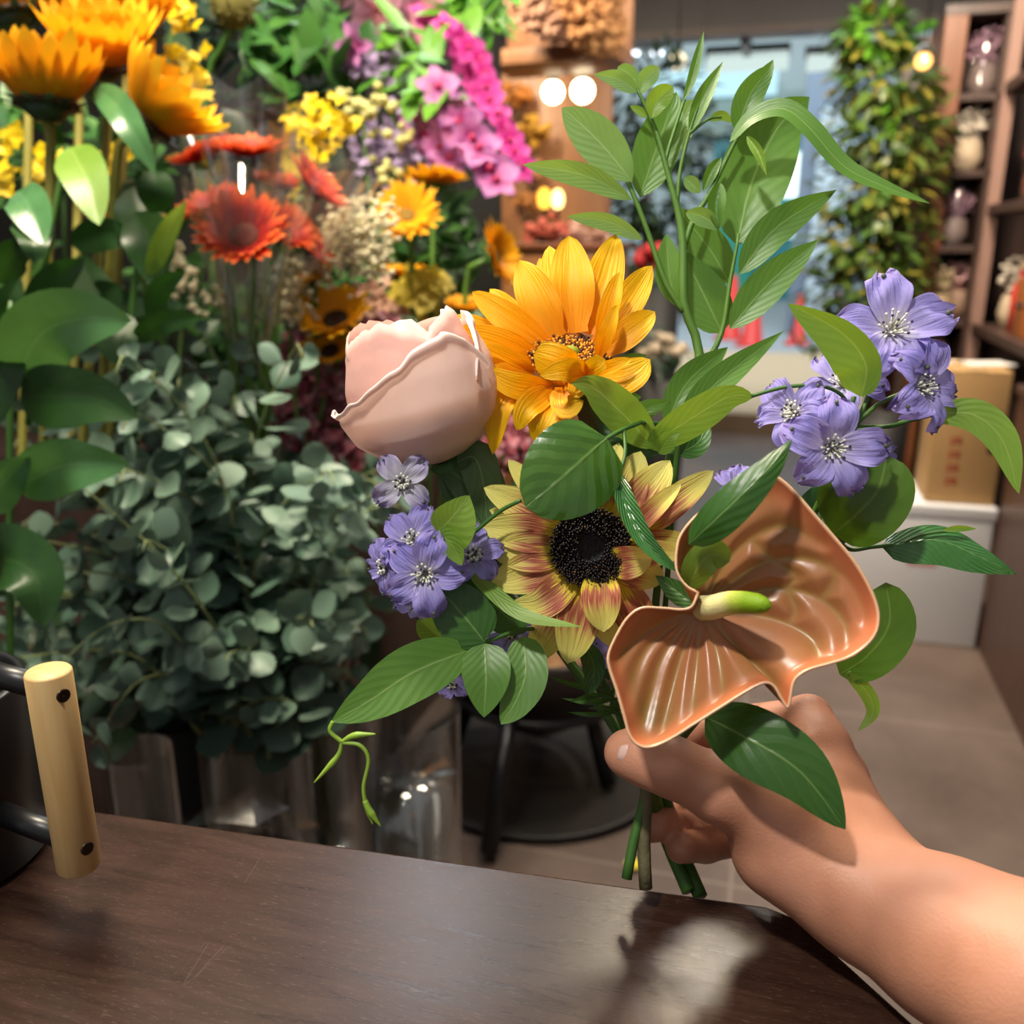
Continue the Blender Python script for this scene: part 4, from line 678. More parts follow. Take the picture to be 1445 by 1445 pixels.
greens('lime green leaves among the orchid stems', 1.7, [(600, 300), (590, 180), (585, 110)], [(575, 80), (600, 105), (600, 145), (620, 120), (560, 50)], 7, .08, F_lime, 14, 2)
greens('mid green foliage at the top between yellow and lilac flowers', 1.75, [(420, 400), (420, 200), (420, 40)], [(400, 30), (440, 60), (380, 70), (420, 110), (470, 110), (360, 30), (470, 20)], 14, .085, F_mid, 20, 3)
greens('dark green foliage behind the yellow orchids', 1.85, [(300, 420), (300, 240), (300, 60)], [(300, 40), (340, 80), (290, 110), (330, 140), (380, 130), (420, 170), (280, 20)], 15, .085, F_dark, 22, 4)
greens('green foliage filling the gap under the gerberas', 1.75, [(230, 620), (240, 500), (250, 420)], [(230, 430), (280, 460), (320, 470), (200, 420), (150, 400), (110, 420), (370, 470)], 13, .075, F_mid, 22, 5)
greens('green foliage around the facing yellow gerbera', 1.8, [(620, 620), (620, 480), (620, 380)], [(600, 360), (640, 340), (650, 400), (560, 340), (630, 300), (500, 420), (470, 390)], 13, .07, F_mid, 20, 6)
greens('dark foliage deep behind the eucalyptus', 1.85, [(300, 900), (280, 700), (260, 560)], [(240, 560), (180, 620), (320, 600), (380, 620), (120, 560), (280, 680), (400, 700), (160, 720), (460, 700)], 16, .085, F_dark, 32, 7)
greens('dark foliage behind the lower eucalyptus', 1.7, [(250, 1100), (240, 950), (220, 820)], [(200, 820), (280, 850), (360, 840), (430, 850), (140, 850), (330, 930), (220, 920), (90, 900), (470, 880), (430, 930), (140, 980)], 16, .085, F_dark, 32, 8)
greens('olive foliage behind the sunflower stems', 1.5, [(80, 620), (90, 450), (90, 250)], [(40, 220), (100, 180), (150, 230), (200, 240), (30, 400), (90, 440), (20, 150)], 12, .085, F_mid, 24, 9)
sh_ = thing('thistle', 'green thistle head hanging at the top edge above the gerberas', 'flower', P(328, 8, 1.5)); c_ = P(328, 5, 1.5); m = MB(); m.ball(c_, .036, 14, 10, (1, 1, 1.1))
r_ = random.Random(9)
for k in range(90): d_ = nrm([r_.gauss(0, 1) for _ in range(3)]); m.tube([c_+d_*.03, c_+d_*.045], [.003, .0006], 4)
m.build('head', plain('thistle_olive', C('#6f6a2c'), .8, var=.4, scale=200), sh_); m = MB(); m.tube(catmull([c_+UP*-.02, P(318, 60, 1.52), P(290, 130, 1.56), P(280, 420, 1.6)], 16), .006, 7); m.build('stem', M_stemd, sh_)

# ------------------------------------------------------------------ the counter and the canister on it
ZC = 1.042
t_ = NT('counter_veneer'); oc = t_.mapping(t_.coord(), (7, 60, 60), (0, 0, -.06)); n1 = t_.noise(2.0, 6, oc, .7, .6); n2 = t_.noise(7, 3, t_.mapping(t_.coord(), (22, 160, 160), (0, 0, -.06)), .7); n3 = t_.noise(5, 3, t_.coord())
c_ = t_.mix(t_.math('MULTIPLY_ADD', n1, 1.8, -.45, clamp=True), C('#24150e'), C('#432c21')); c_ = t_.mix(t_.math('MULTIPLY', t_.math('GREATER_THAN', n2, .62), .35), c_, C('#6d5a50'))
c_ = t_.mix(t_.math('MULTIPLY', n3, .35), c_, C('#2e1f1a'))
def scratch(rot, sc_, th):
    v = t_.n('ShaderNodeTexVoronoi', feature='DISTANCE_TO_EDGE'); v.inputs['Scale'].default_value = 1.0; t_.l(t_.mapping(t_.coord(), sc_, (0, 0, rot)), v.inputs['Vector']); return t_.math('LESS_THAN', v.outputs['Distance'], th)
nm = t_.math('GREATER_THAN', t_.noise(14, 2, t_.coord()), .64)
s1 = t_.math('MULTIPLY', t_.math('MAXIMUM', scratch(.8, (26, 3, 3), .0022), scratch(-.5, (18, 2.4, 3), .002)), nm); c_ = t_.mix(t_.math('MULTIPLY', s1, .09), c_, C('#8a786c'))
rgh = t_.math('ADD', t_.math('MULTIPLY', n1, .14), t_.math('MULTIPLY_ADD', n3, .12, .16))
M_ctr = t_.pbr(c_, rgh, 0, t_.bump(t_.math('ADD', n1, t_.math('MULTIPLY', n2, .6)), .07, .0012), .38)
ct = thing('counter', 'dark brown wooden shop counter with a scratched glossy top', 'counter', (-.3, .1, 0))
pol = [(-1.6, -.6), (-1.6, .336), (.020, .4485), (.036, .4440), (.60, -.18), (.60, -.6)]
m = MB(); m.prism(pol, ZC-.038, ZC); o = m.build('top', M_ctr, ct, False); bv = o.modifiers.new('edge', 'BEVEL'); bv.width = .002; bv.segments = 2; bv.limit_method = 'ANGLE'
pol2 = [(x*1.0-(.05 if x > 0 else -.02), y-.05) for x, y in pol]; m = MB(); m.prism(pol2, .0, ZC-.038); m.build('body', M_dkwood, ct, False)
M_birch = NT('birch'); oc = M_birch.mapping(M_birch.coord(), (90, 90, 9)); n1 = M_birch.noise(1.2, 4, oc, .6, .8); M_birch = M_birch.pbr(M_birch.mix(M_birch.math('MULTIPLY_ADD', n1, 1.6, -.3, clamp=True), C('#dcbc84'), C('#c99f62')), .5, 0, M_birch.bump(n1, .06, .001))
hb, ht = P(112, 1222, .497), None; ht = hb+np.array([0, 0, .118]); cdir = nrm(PZ(-110, 1190, ZC)-np.array([hb[0], hb[1], ZC])); cdir[2] = 0; RC = .056; cc = np.array([hb[0], hb[1], ZC+.0005])+cdir*(RC+.060)
cn = thing('canister', 'black metal canister with a pale wooden handle on the left end of the counter', 'canister', cc)
m = MB(); m.lathe([(1e-4, 0), (RC-.004, 0), (RC, .004), (RC, .110), (RC-.003, .113), (RC-.006, .110), (RC-.006, .01), (1e-4, .008)], cc, seg=48); m.build('body', M_black, cn)
m = MB(); m.lathe([(.0106, 0), (.0114, .0012), (.0114, .1168), (.0105, .118), (1e-4, .118)], hb, seg=32); m.add([hb+.0106*np.array([math.cos(a), math.sin(a), 0]) for a in np.linspace(0, 6.2832, 32, endpoint=False)], [tuple(range(31, -1, -1))]); hd = m.build('handle', M_birch, cn); hd['label'] = 'pale birch wood grip'
vd = nrm(CAM-hb); vd[2] = 0; vd = nrm(vd); rd = np.array([-vd[1], vd[0], 0]); rd = rd if np.dot(rd, RT) > 0 else -rd
for z in (.016, .107):
    m = MB(); p = hb+np.array([0, 0, z]); m.tube([p+cdir*.006, p+cdir*.066], .0068, 14); m.build('rod', M_black, cn)
    sd = nrm(-cdir+vd*.35); sd[2] = 0; m = MB(); m.lathe([(.0036, -.001), (.0036, .0006), (.0030, .0008), (1e-4, .0002)], p+sd*.0112, sd, 16); m.build('screw', plain('screw_dark', C('#3a2c20'), .3, .6), hd)
# ---- tall leafy branch, behind the sunflower
D = .545
t = thing('leafy_branch', 'tall green leafy branch standing above the yellow sunflower, arching leaf at its top right', 'branch', P(960, 640, .54), 'flowers and greens held in the hand')
mb = MB()
for pts, r in [
    ([(930, 700, .53), (975, 560, .54), (987, 505), (978, 462), (965, 430), (963, 330), (944, 250), (925, 182), (906, 140), (893, 112)], [.0030, .0030, .0028, .0026, .0017, .0009]),
    ([(964, 440), (940, 400), (915, 330), (900, 290), (884, 252)], [.0019, .0014]),
    ([(938, 232), (945, 205), (958, 165), (966, 140)], [.0013, .0009]),
    ([(955, 290), (960, 240), (972, 190), (985, 150)], [.0015, .0008]),
    ([(964, 350), (978, 312), (1000, 275), (1020, 235), (1042, 190)], [.0020, .0011]),
    ([(940, 680, .535), (985, 540), (1012, 485), (1022, 455), (1030, 400), (1040, 346), (1042, 330)], [.0022, .0020, .0016, .0009]),
    ([(1014, 322), (1006, 292), (1014, 262)], [.0007, .0006]), ([(973, 188), (1000, 168), (1018, 165)], [.0012, .0006])]:
    stem(t, M_stem, pts, r, D, mb=mb)
mb.build('stem', M_stem, t)
for m, pts, hw, kw in [
    (L_light, [(892, 256), (845, 200), (793, 152)], 31, dict(a=.75, b=.8, fold=(8, 12), d=.54)),
    (L_light, [(892, 282), (825, 248), (738, 232)], 18, dict(a=.8, b=.9, fold=(25, 5), d=.535)),
    (L_light, [(907, 338), (860, 314), (800, 305)], 13, dict(a=.8, b=.9, fold=(25, 5), d=.53)),
    (L_mid, [(903, 278), (925, 215), (955, 130)], 33, dict(a=.7, b=.8, fold=(10, 10), d=.555)),
    (L_light, [(900, 130), (872, 112), (838, 105)], 13, dict(a=.7, b=1, fold=(20, 25))),
    (L_light, [(901, 132), (890, 108), (872, 94)], 13, dict(a=.9, b=.6, fold=(25, 20), d=.55)),
    (L_light, [(902, 134), (912, 112), (930, 95)], 14, dict(a=.8, b=.7, fold=(20, 20))),
    (L_young, [(920, 167), (928, 142), (950, 122)], 17, dict(a=.7, b=.7, fold=(20, 20), d=.538)),
    (L_young, [(913, 166), (903, 157), (889, 149)], 6, dict(a=.7, b=.9)),
    (L_mid, [(964, 144), (978, 105), (993, 44)], 8, dict(a=.9, b=1.0, fold=(30, 30), d=.538)),
    (L_mid, [(973, 188), (992, 140), (1020, 87)], 13, dict(a=.8, b=1.1, fold=(35, 20))),
    (L_mid, [(1040, 187), (1058, 135), (1083, 100), (1091, 84)], 21, dict(a=.6, b=1, fold=(15, 20))),
    (L_light, [(958, 215), (965, 170), (978, 140)], 18, dict(a=.8, b=.8, d=.57)),
    (L_mid, [(1040, 346, .55), (1062, 255, .555), (1098, 180, .56), (1142, 137, .565)], 50, dict(a=.6, b=.85, fold=(8, 10))),
    (L_mid, [(1030, 200, .535), (1062, 165, .53), (1104, 153, .525), (1140, 178, .52), (1188, 232, .515), (1240, 260, .51), (1312, 287, .505)], 17, dict(a=.5, b=.8, fold=(48, -30), nv=30)),
    (L_mid, [(1043, 387), (1095, 322), (1180, 268)], 25, dict(a=.7, b=1, fold=(18, 10), d=.535)),
    (L_mid, [(1030, 464), (1085, 400), (1155, 338)], 27, dict(a=.7, b=1, fold=(18, 10), d=.53)),
    (L_mid, [(1030, 400), (1000, 350), (952, 290)], 27, dict(a=.7, b=1, fold=(12, 12), d=.56)),
    (L_mid, [(1019, 470), (995, 420), (960, 350)], 33, dict(a=.6, b=1, fold=(12, 12), d=.555)),
    (L_mid, [(955, 432), (945, 390), (940, 330)], 20, dict(a=.8, b=.9, d=.57)),
    (L_light, [(1013, 324), (995, 308), (968, 300)], 15, dict(a=.8, b=.7, fold=(30, 30), d=.535)),
    (L_mid, [(1014, 326), (1010, 290), (1016, 258)], 15, dict(a=.9, b=.7, fold=(25, 40), d=.535)),
    (L_light, [(988, 272), (978, 262), (966, 250)], 12, dict(a=.8, b=.7, fold=(25, 40))),
    (L_mid, [(992, 270), (1005, 240), (1018, 222)], 11, dict(a=.8, b=.9, fold=(35, 40))),
    (L_young, [(1054, 192, .53), (1070, 215, .525), (1082, 248, .522)], 9, dict(a=.8, b=1.1, fold=(35, 40))),
    (L_young, [(1000, 170), (1018, 163), (1034, 172)], 7, dict(a=.7, b=.8)),
    (L_mid, [(940, 600, .525), (970, 540, .53), (1027, 490, .54)], 23, dict(a=.6, b=.9, fold=(12, 18))),
    (L_mid, [(962, 590, .52), (1018, 535, .525), (1106, 467, .535)], 21, dict(a=.6, b=1.1, fold=(22, 12)))]:
    leaf(t, m, pts, hw, **{**dict(d=D), **kw})

# ---- vine with two big bright leaves at the heart of the bouquet
t = thing('leafy_vine', 'green vine whose two bright leaves spread from a joint between the two sunflowers', 'vine', P(945, 645, .49), 'flowers and greens held in the hand')
mb = MB()
for pts, r in [([(945, 640, .488), (938, 690, .495), (930, 800, .51), (915, 960, .512), GRIP, (893, 1190, .503), (884, 1240, .50)], [.0022, .0020, .0026, .0028, .003]),
               ([(1060, 559, .478), (1110, 546, .475), (1160, 545, .472), (1190, 560, .47), (1200, 590, .472), (1208, 605, .475)], [.0011, .0010])]:
    stem(t, M_stemd, pts, r, mb=mb)
mb.build('stem', M_stemd, t)
leaf(t, L_young, [(912, 632, .487), (985, 585, .480), (1030, 560, .478), (1064, 560, .478)], 27, fold=(-15, 25), a=.55, b=.7)
leaf(t, L_young, [(925, 632, .487), (870, 576, .478), (835, 546, .474), (806, 541, .472)], 30, fold=(12, 22), a=.7, b=.85)
leaf(t, L_deep, [(930, 640, .495), (880, 615, .50), (832, 577, .505)], 24, fold=(10, 10))
leaf(t, L_dark, [(955, 640, .505), (985, 625, .51), (1000, 590, .515)], 17)
leaf(t, L_young, [(930, 640, .485), (945, 618, .48), (960, 610, .478)], 14)

# ---- glossy heart-leaved vine in front of the bicolour flower
t = thing('heart_leaf_vine', 'vine with a glossy round leaf covering the top of the red ringed sunflower', 'vine', P(870, 620, .46), 'flowers and greens held in the hand')
mb = MB()
for pts, r in [([(905, 596, .48), (880, 606, .47), (855, 620, .455), (846, 628, .448)], .0012), ([(880, 606, .47), (882, 640, .46), (872, 675, .452)], .0010),
               ([(960, 600, .50), (905, 596, .48)], .0012), ([(735, 706, .452), (705, 722, .458), (668, 752, .462), (640, 772, .465)], .0011),
               ([(960, 600, .50), (950, 700, .51), (935, 900, .515), GRIP], .0016),
               ([(978, 826, .45), (985, 845, .46), (970, 900, .49), (930, 1050, .51)], .0014)]:
    stem(t, M_stemd, pts, r, mb=mb)
mb.build('stem', M_stemd, t)
leaf(t, L_gloss, [(856, 618, .447), (815, 655, .442), (775, 690, .440), (742, 716, .440)], 68, a=.36, b=.55, fold=(6, 10), camber=-.22, wave=.03)
leaf(t, L_blist, [(872, 668, .452), (882, 710, .444), (905, 757, .437), (935, 790, .433), (962, 808, .432)], 20, fold=(50, 35), a=.55, b=.8)
leaf(t, L_blist, [(872, 690, .450), (852, 678, .446), (839, 665, .444)], 16, fold=(20, 20), a=.6, b=1)
leaf(t, L_young, [(972, 832, .440), (985, 800, .432), (1005, 782, .430), (1030, 792, .430)], 24, a=.6, b=.45, fold=(10, 18))
leaf(t, L_dark, [(982, 855, .452), (955, 835, .456), (925, 812, .46)], 17, fold=(20, 20))
leaf(t, L_dark, [(972, 768, .420), (1005, 738, .410), (1045, 700, .405), (1085, 660, .405), (1118, 620, .408)], 30, a=.5, b=.9, fold=(-10, -25))
leaf(t, L_dark, [(995, 1012, .455), (1060, 1045, .435), (1130, 1090, .425), (1193, 1170, .420)], 50, a=.5, b=.8, fold=(5, 8), camber=-.12, nv=22, nu=10)

# ---- right-hand vine
t = thing('trailing_vine', 'vine with broad dark leaves trailing to the right behind the orange anthurium', 'vine', P(1150, 760, .50), 'flowers and greens held in the hand')
mb = MB()
for pts, r in [([(1176, 753, .49), (1155, 770, .50), (1120, 800, .51), (1010, 980, .52), (940, 1080, .512), (955, 1180, .55), (988, 1266, .528)], [.0014, .0018, .0024, .0034, .0045]),
               ([(1176, 753, .49), (1198, 775, .50), (1230, 772, .50), (1268, 768, .50)], .0012), ([(1268, 770, .50), (1300, 755, .495), (1340, 749, .492)], .0008),
               ([(1205, 560, .455), (1198, 590, .462), (1206, 610, .468), (1185, 660, .48), (1130, 760, .50)], .0013),
               ([(1205, 608, .468), (1250, 602, .47), (1315, 586, .475)], .0010), ([(1160, 780, .50), (1200, 850, .51), (1210, 930, .515), (1196, 952, .51)], .0009)]:
    stem(t, M_stemd, pts, r, mb=mb)
mb.build('stem', M_stemd, t)
leaf(t, L_young, [(1216, 560, .452), (1222, 515, .446), (1188, 470, .444), (1112, 428, .445)], 40, a=.4, b=.85, fold=(30, 10), asym=(.6, 1.1))
leaf(t, L_young, [(1309, 585, .475), (1372, 585, .468), (1415, 622, .462), (1438, 697, .458)], 24, a=.6, b=.9, fold=(10, -10))
leaf(t, L_olive, [(1176, 754, .488), (1210, 725, .480), (1240, 690, .476), (1252, 642, .476)], 62, a=.42, b=.5, fold=(6, 10), camber=-.1, asym=(.85, 1.15))
leaf(t, L_blist, [(1245, 772, .50), (1320, 762, .495), (1380, 785, .49), (1434, 810, .486)], 31, a=.5, b=.9, fold=(8, -30), asym=(1.15, .8))
leaf(t, L_young, [(1330, 749, .492), (1350, 746, .491), (1378, 746, .490)], 6, a=.8, b=1, fold=(40, 40), name='bud')
leaf(t, L_olive, [(1185, 952, .515), (1225, 925, .505), (1255, 880, .50), (1250, 822, .50)], 46, a=.5, b=.5, fold=(5, 12), asym=(.8, 1))
leaf(t, L_young, [(1194, 948, .51), (1222, 975, .508), (1232, 1005, .506), (1211, 1032, .505)], 12, a=.6, b=.9, fold=(-20, 30))
leaf(t, L_deep, [(1135, 770, .52), (1150, 725, .525), (1165, 680, .53)], 30, a=.6, b=.8)
leaf(t, L_deep, [(1145, 775, .525), (1185, 735, .53), (1195, 690, .535)], 26, a=.6, b=.8)

# ---- left-hand vine
t = thing('trailing_vine', 'vine reaching left below the purple flowers, long pointed leaf ending in a curling tendril', 'vine', P(740, 890, .49), 'flowers and greens held in the hand')
mb = MB()
stem(t, M_stemd, [(660, 916, .462), (690, 905, .465), (737, 888, .475), (790, 895, .49), (850, 960, .505), (885, 1040, .51), GRIP, (922, 1180, .545)], [.0010, .0015, .002, .0024], mb=mb)
mb.build('stem', M_stemd, t)
leaf(t, L_mid, [(662, 917, .462), (585, 948, .452), (520, 990, .446), (468, 1019, .444)], 40, a=.55, b=.85, fold=(8, 8), nv=24, nu=10)
leaf(t, L_mid, [(684, 908, .462), (686, 955, .455), (683, 1012, .452)], 35, a=.5, b=.85, fold=(8, 8))
leaf(t, L_mid, [(739, 898, .47), (742, 950, .462), (728, 990, .458), (707, 1022, .456)], 32, a=.5, b=.75, fold=(6, 10))
leaf(t, L_dark, [(684, 906, .462), (655, 870, .462), (610, 820, .464)], 42, a=.45, b=.7, fold=(5, 5), camber=-.1)
leaf(t, L_dark, [(742, 892, .478), (690, 850, .482), (635, 812, .486)], 31, a=.6, b=.8)
leaf(t, L_young, [(664, 806, .476), (690, 830, .465), (740, 868, .452), (822, 885, .444)], 12, a=.45, b=.9, fold=(20, -25), nv=22)
leaf(t, L_young, [(618, 752, .452), (640, 728, .446), (662, 699, .444)], 46, a=.42, b=.85, fold=(20, 4), asym=(1.0, .55))
leaf(t, L_young, [(616, 752, .452), (634, 765, .446), (645, 782, .445), (652, 798, .444)], 19, a=.5, b=.8, fold=(-20, 35))
leaf(t, L_young, [(622, 900, .50), (605, 885, .50), (590, 872, .50)], 20, a=.6, b=.7)
leaf(t, L_dark, [(822, 905, .475), (838, 940, .48), (832, 980, .482)], 17, a=.6, b=.8)
leaf(t, L_deep, [(775, 880, .49), (830, 900, .50), (860, 960, .505)], 26, a=.6, b=.8)
for k, (pa, pb) in enumerate([((875, 985, .505), (790, 985, .50)), ((872, 990, .505), (815, 960, .50)), ((880, 1000, .507), (800, 1005, .50)), ((880, 1010, .507), (830, 1000, .50)), ((860, 970, .5), (775, 955, .49)), ((868, 985, .5), (805, 990, .49))]):
    m_ = ((pa[0]+pb[0])/2, (pa[1]+pb[1])/2+6*(-1)**k, .5); leaf(t, L_dark, [pa, m_, pb], 4, a=.8, b=1, name='leaflet')
mb = MB()
for pts, r in [([(470, 1018, .444), (466, 1032, .444), (482, 1047, .444)], .0011), ([(482, 1047, .444), (500, 1038, .443), (530, 1036, .442)], [.0009, .0018, .0004]),
               ([(482, 1047, .444), (476, 1068, .444), (443, 1105, .444)], [.0008, .0017, .0003]), ([(482, 1048, .444), (508, 1052, .443), (520, 1072, .443), (513, 1110, .443), (516, 1135, .443)], .0010),
               ([(515, 1130, .443), (522, 1145, .443), (537, 1166, .443)], [.0014, .0019, .0003]), ([(515, 1130, .443), (520, 1148, .444), (526, 1163, .444)], [.0012, .0012, .0003])]:
    stem(t, M_stem, pts, r, mb=mb)
mb.build('tendril', plain('tendril_green', C('#8fb23c'), .45, var=.2, trans=.15), t)

# ------------------------------------------------------------------ yellow sunflower
PM_y = petal_mat('petal_yellow', [(0, C('#ee9204')), (.3, C('#f6a806')), (.65, C('#f9ba0a')), (1, C('#f6c614'))], .3, 14, C('#ec9c06'), .5, .26, .6)
def petal(parent, mat, b0, tip, hw, mid=None, ctr=None, ext=.38, dz=0, **k):
    if ctr: b0 = tuple(b0[i]+(ctr[i]-b0[i])*ext for i in range(2))+(b0[2]+dz,)
    pts = [b0, mid or ((b0[0]+tip[0])/2, (b0[1]+tip[1])/2, (b0[2]+tip[2])/2-.004), tip]
    k.setdefault('a', .55); k.setdefault('b', .70); k.setdefault('base', .6); hw = hw*1.22; k.setdefault('fold', (14, 14)); k.setdefault('wave', .07)
    return leaf(parent, mat, pts, hw, name='petal', nv=16, **k)
t = thing('sunflower', 'bright yellow sunflower with orange centre, the topmost bloom in the hand', 'flower', P(805, 560, .53), 'flowers and greens held in the hand')
f = lambda x, y, d: (620+x/4.516, 320+y/4.516, d)
YD = .500
for bx, by, tx, ty, hw, db, dt, kw in [
    (980, 660, 1125, 50, 105, .512, .535, {}), (1050, 740, 1355, 245, 90, .508, .53, {}), (800, 660, 700, 120, 85, .514, .54, {}), (760, 690, 640, 200, 60, .516, .545, {}),
    (600, 740, 320, 395, 70, .512, .535, {}), (420, 740, 100, 565, 60, .512, .525, {}), (360, 860, 45, 735, 50, .508, .515, {}),
    (870, 650, 825, 60, 122, .510, .525, {}), (730, 690, 510, 212, 108, .508, .52, {}), (660, 745, 210, 415, 82, .506, .512, {}), (600, 850, 95, 655, 95, .502, .503, {}),
    (1090, 790, 1375, 540, 82, .502, .508, dict(fold=(25, 10))), (1060, 700, 1150, 285, 62, .503, .505, dict(fold=(35, 25))), (1045, 820, 1130, 500, 52, .498, .494, dict(fold=(35, 30))),
    (560, 950, 195, 740, 70, .498, .494, dict(fold=(25, 15))), (450, 985, 40, 930, 72, .498, .498, dict(mid=(250, 900, .492))), (700, 1070, 275, 905, 72, .492, .484, dict(mid=(480, 1010, .484))),
    (580, 1060, 340, 1450, 72, .496, .488, dict(mid=(400, 1110, .486))), (690, 1060, 495, 1300, 75, .492, .484, dict(mid=(560, 1150, .482))), (740, 1070, 605, 1375, 98, .494, .488, dict(mid=(670, 1230, .484))),
    (780, 1050, 920, 1110, 75, .488, .478, dict(mid=(810, 1150, .478))), (1000, 980, 1345, 845, 105, .494, .488, dict(mid=(1190, 950, .486), fold=(20, -10))), (1000, 960, 1225, 840, 45, .486, .478, dict(fold=(40, 20))),
    (880, 960, 600, 815, 100, .484, .474, dict(mid=(770, 880, .470), fold=(5, -25), b=.3)), (960, 960, 640, 950, 70, .480, .468, dict(mid=(800, 910, .466), fold=(20, 5))), (930, 950, 1050, 840, 55, .482, .474, dict(fold=(10, 35), b=.3)),
    (930, 960, 850, 1090, 55, .484, .476, dict(b=.4))]:
    if 'mid' in kw: kw = {**kw, 'mid': f(*kw['mid'])}
    petal(t, PM_y, f(bx, by, db), f(tx, ty, dt), hw/4.516, ctr=f(815, 845, .5), ext=.14, dz=.006, **kw)
M_florY = NT('florets_yellow'); n_ = M_florY.noise(700, 2, M_florY.coord()); M_florY = M_florY.pbr(M_florY.ramp(n_, [(.3, C('#8a4a08')), (.5, C('#d98a10')), (.7, C('#eeb12a'))]), .7)
M_florG = plain('florets_green', C('#8f9a1c'), .7, var=.3, scale=300)
M_florT = plain('floret_tips_brown', C('#4a1f08'), .7)
def disk(parent, c, n, R, dome, matb, matf, matt, count, hl, seed=1, green=None, rmin=.0, tipfrac=.5, r0=.0009):
    n = nrm(n); a = nrm(np.cross(n, (.2, .3, .9))); b = np.cross(n, a); r_ = random.Random(seed)
    mb = MB(); mb.lathe([(1e-4, -.012), (R*.7, -.010), (R, -.002), (R*.98, 0), (R*.7, dome*.6), (R*.35, dome), (1e-4, dome*.9)], c, n, 32)
    d_ = mb.build('disk', matb, parent)
    fl, tp = MB(), MB()
    for i in range(count):
        rr = R*math.sqrt(rmin+(1-rmin)*(i+.5)/count); q = i*2.39996; x = rr/R
        z = dome*(1-x*x)*.95; p = c+a*rr*math.cos(q)+b*rr*math.sin(q)+n*z
        dr = nrm(n+(a*math.cos(q)+b*math.sin(q))*(x*.9-.25)+np.array([r_.uniform(-.2, .2) for _ in range(3)])); h = hl*(.55+.6*x)*r_.uniform(.7, 1.2)
        (tp if r_.random() < tipfrac else fl).tube([p-dr*.001, p+dr*h*.6, p+dr*h], [r0*.8, r0, r0*1.15], 5)
    if fl.v: fl.build('florets', matf, d_)
    if tp.v: tp.build('florets', matt, d_)
    if green is not None:
        g = MB(); g.ball(c+n*dome*.9, R*.26, 14, 8, (1, 1, .8)); g.build('disk_centre', green, d_)
disk(t, P(803, 508, .507), RT*.10+UP*.72-FW*.70, .0215, .005, M_florY, M_florY, M_florT, 420, .0036, 3, M_florG, .05, .38, .0007)
sep = MB()
for (b_, tp_, hw) in [((880, 600, .52), (947, 567, .515), 15), ((860, 560, .525), (912, 500, .525), 26), ((850, 590, .525), (905, 560, .518), 26), ((740, 575, .53), (680, 552, .515), 14), ((800, 600, .53), (770, 640, .52), 20)]:
    w3 = PP([b_, ((b_[0]+tp_[0])/2, (b_[1]+tp_[1])/2-6, (b_[2]+tp_[2])/2-.004), tp_]); blade(sep, w3, hw*.52/FPX, wave=.08)
sep.build('sepals', L_mid, t)
mb = MB(); stem(t, M_stemd, [(815, 520, .522), (835, 600, .545), (880, 800, .535), (905, 1000, .515), GRIP, (908, 1180, .505), (911, 1254, .502)], [.010, .0042, .0038, .0038, .0038], mb=mb); mb.build('stem', M_stemb, t)

# ------------------------------------------------------------------ red and yellow sunflower
PM_b = petal_mat('petal_bicolour', [(0, C('#dcc026')), (.24, C('#dcc436')), (.31, C('#b46648')), (.44, C('#964436')), (.54, C('#bb7c54')), (.68, C('#dcd068')), (1, C('#e8e480'))], .62, 26, C('#cdb45a'), .55, .22, .6)
t = thing('sunflower', 'pale yellow sunflower with dark red rings on its petals and a black centre', 'flower', P(834, 773, .475), 'flowers and greens held in the hand')
f = lambda x, y, d: (650+x/3.803, 600+y/3.803, d)
for bx, by, tx, ty, hw, db, dt, kw in [
    (650, 450, 560, 120, 75, .474, .482, {}), (470, 450, 255, 185, 55, .476, .488, {}), (420, 520, 155, 455, 50, .478, .49, {}), (800, 450, 850, 95, 70, .474, .484, {}), (580, 960, 378, 1280, 90, .478, .486, {}),
    (780, 950, 832, 1195, 90, .476, .48, {}), (1040, 560, 1358, 245, 70, .476, .485, {}),
    (550, 500, 125, 335, 78, .472, .478, {}), (520, 570, 112, 545, 90, .470, .474, {}), (510, 680, 165, 680, 95, .470, .472, {}), (520, 770, 160, 850, 95, .470, .472, {}), (590, 860, 268, 965, 78, .468, .466, dict(mid=(430, 960, .463))),
    (680, 890, 575, 1280, 102, .468, .468, {}), (900, 900, 1035, 1205, 92, .470, .474, {}), (890, 500, 965, 140, 92, .472, .48, {}), (900, 540, 1125, 190, 92, .470, .476, {}), (930, 620, 1185, 310, 55, .466, .465, dict(fold=(35, 25))),
    (930, 660, 1255, 620, 68, .470, .472, {}), (930, 700, 1195, 685, 62, .466, .464, {}), (880, 800, 1092, 825, 80, .468, .468, {}), (850, 790, 1028, 720, 80, .462, .455, dict(fold=(5, 30))), (770, 860, 765, 1110, 90, .462, .455, {})]:
    if 'mid' in kw: kw = {**kw, 'mid': f(*kw['mid'])}
    petal(t, PM_b, f(bx, by, db), f(tx, ty, dt), hw/3.803, ctr=f(700, 660, .46), **{**dict(wave=.045), **kw})
M_blk = plain('disk_black', C('#120d0c'), .6, var=.4, scale=400, bump=.8)
M_brn = NT('florets_dark'); n_ = M_brn.noise(900, 1, M_brn.coord()); M_brn = M_brn.pbr(M_brn.ramp(n_, [(.4, C('#130906')), (.62, C('#2a150b')), (.72, C('#8a5a18'))]), .6)
disk(t, P(834, 773, .462), -FW*.97+UP*.03-RT*.1, .0195, .0035, M_blk, M_brn, plain('floret_tips_black', C('#120709'), .5), 680, .0030, 5, None, .12, .7, .00055)
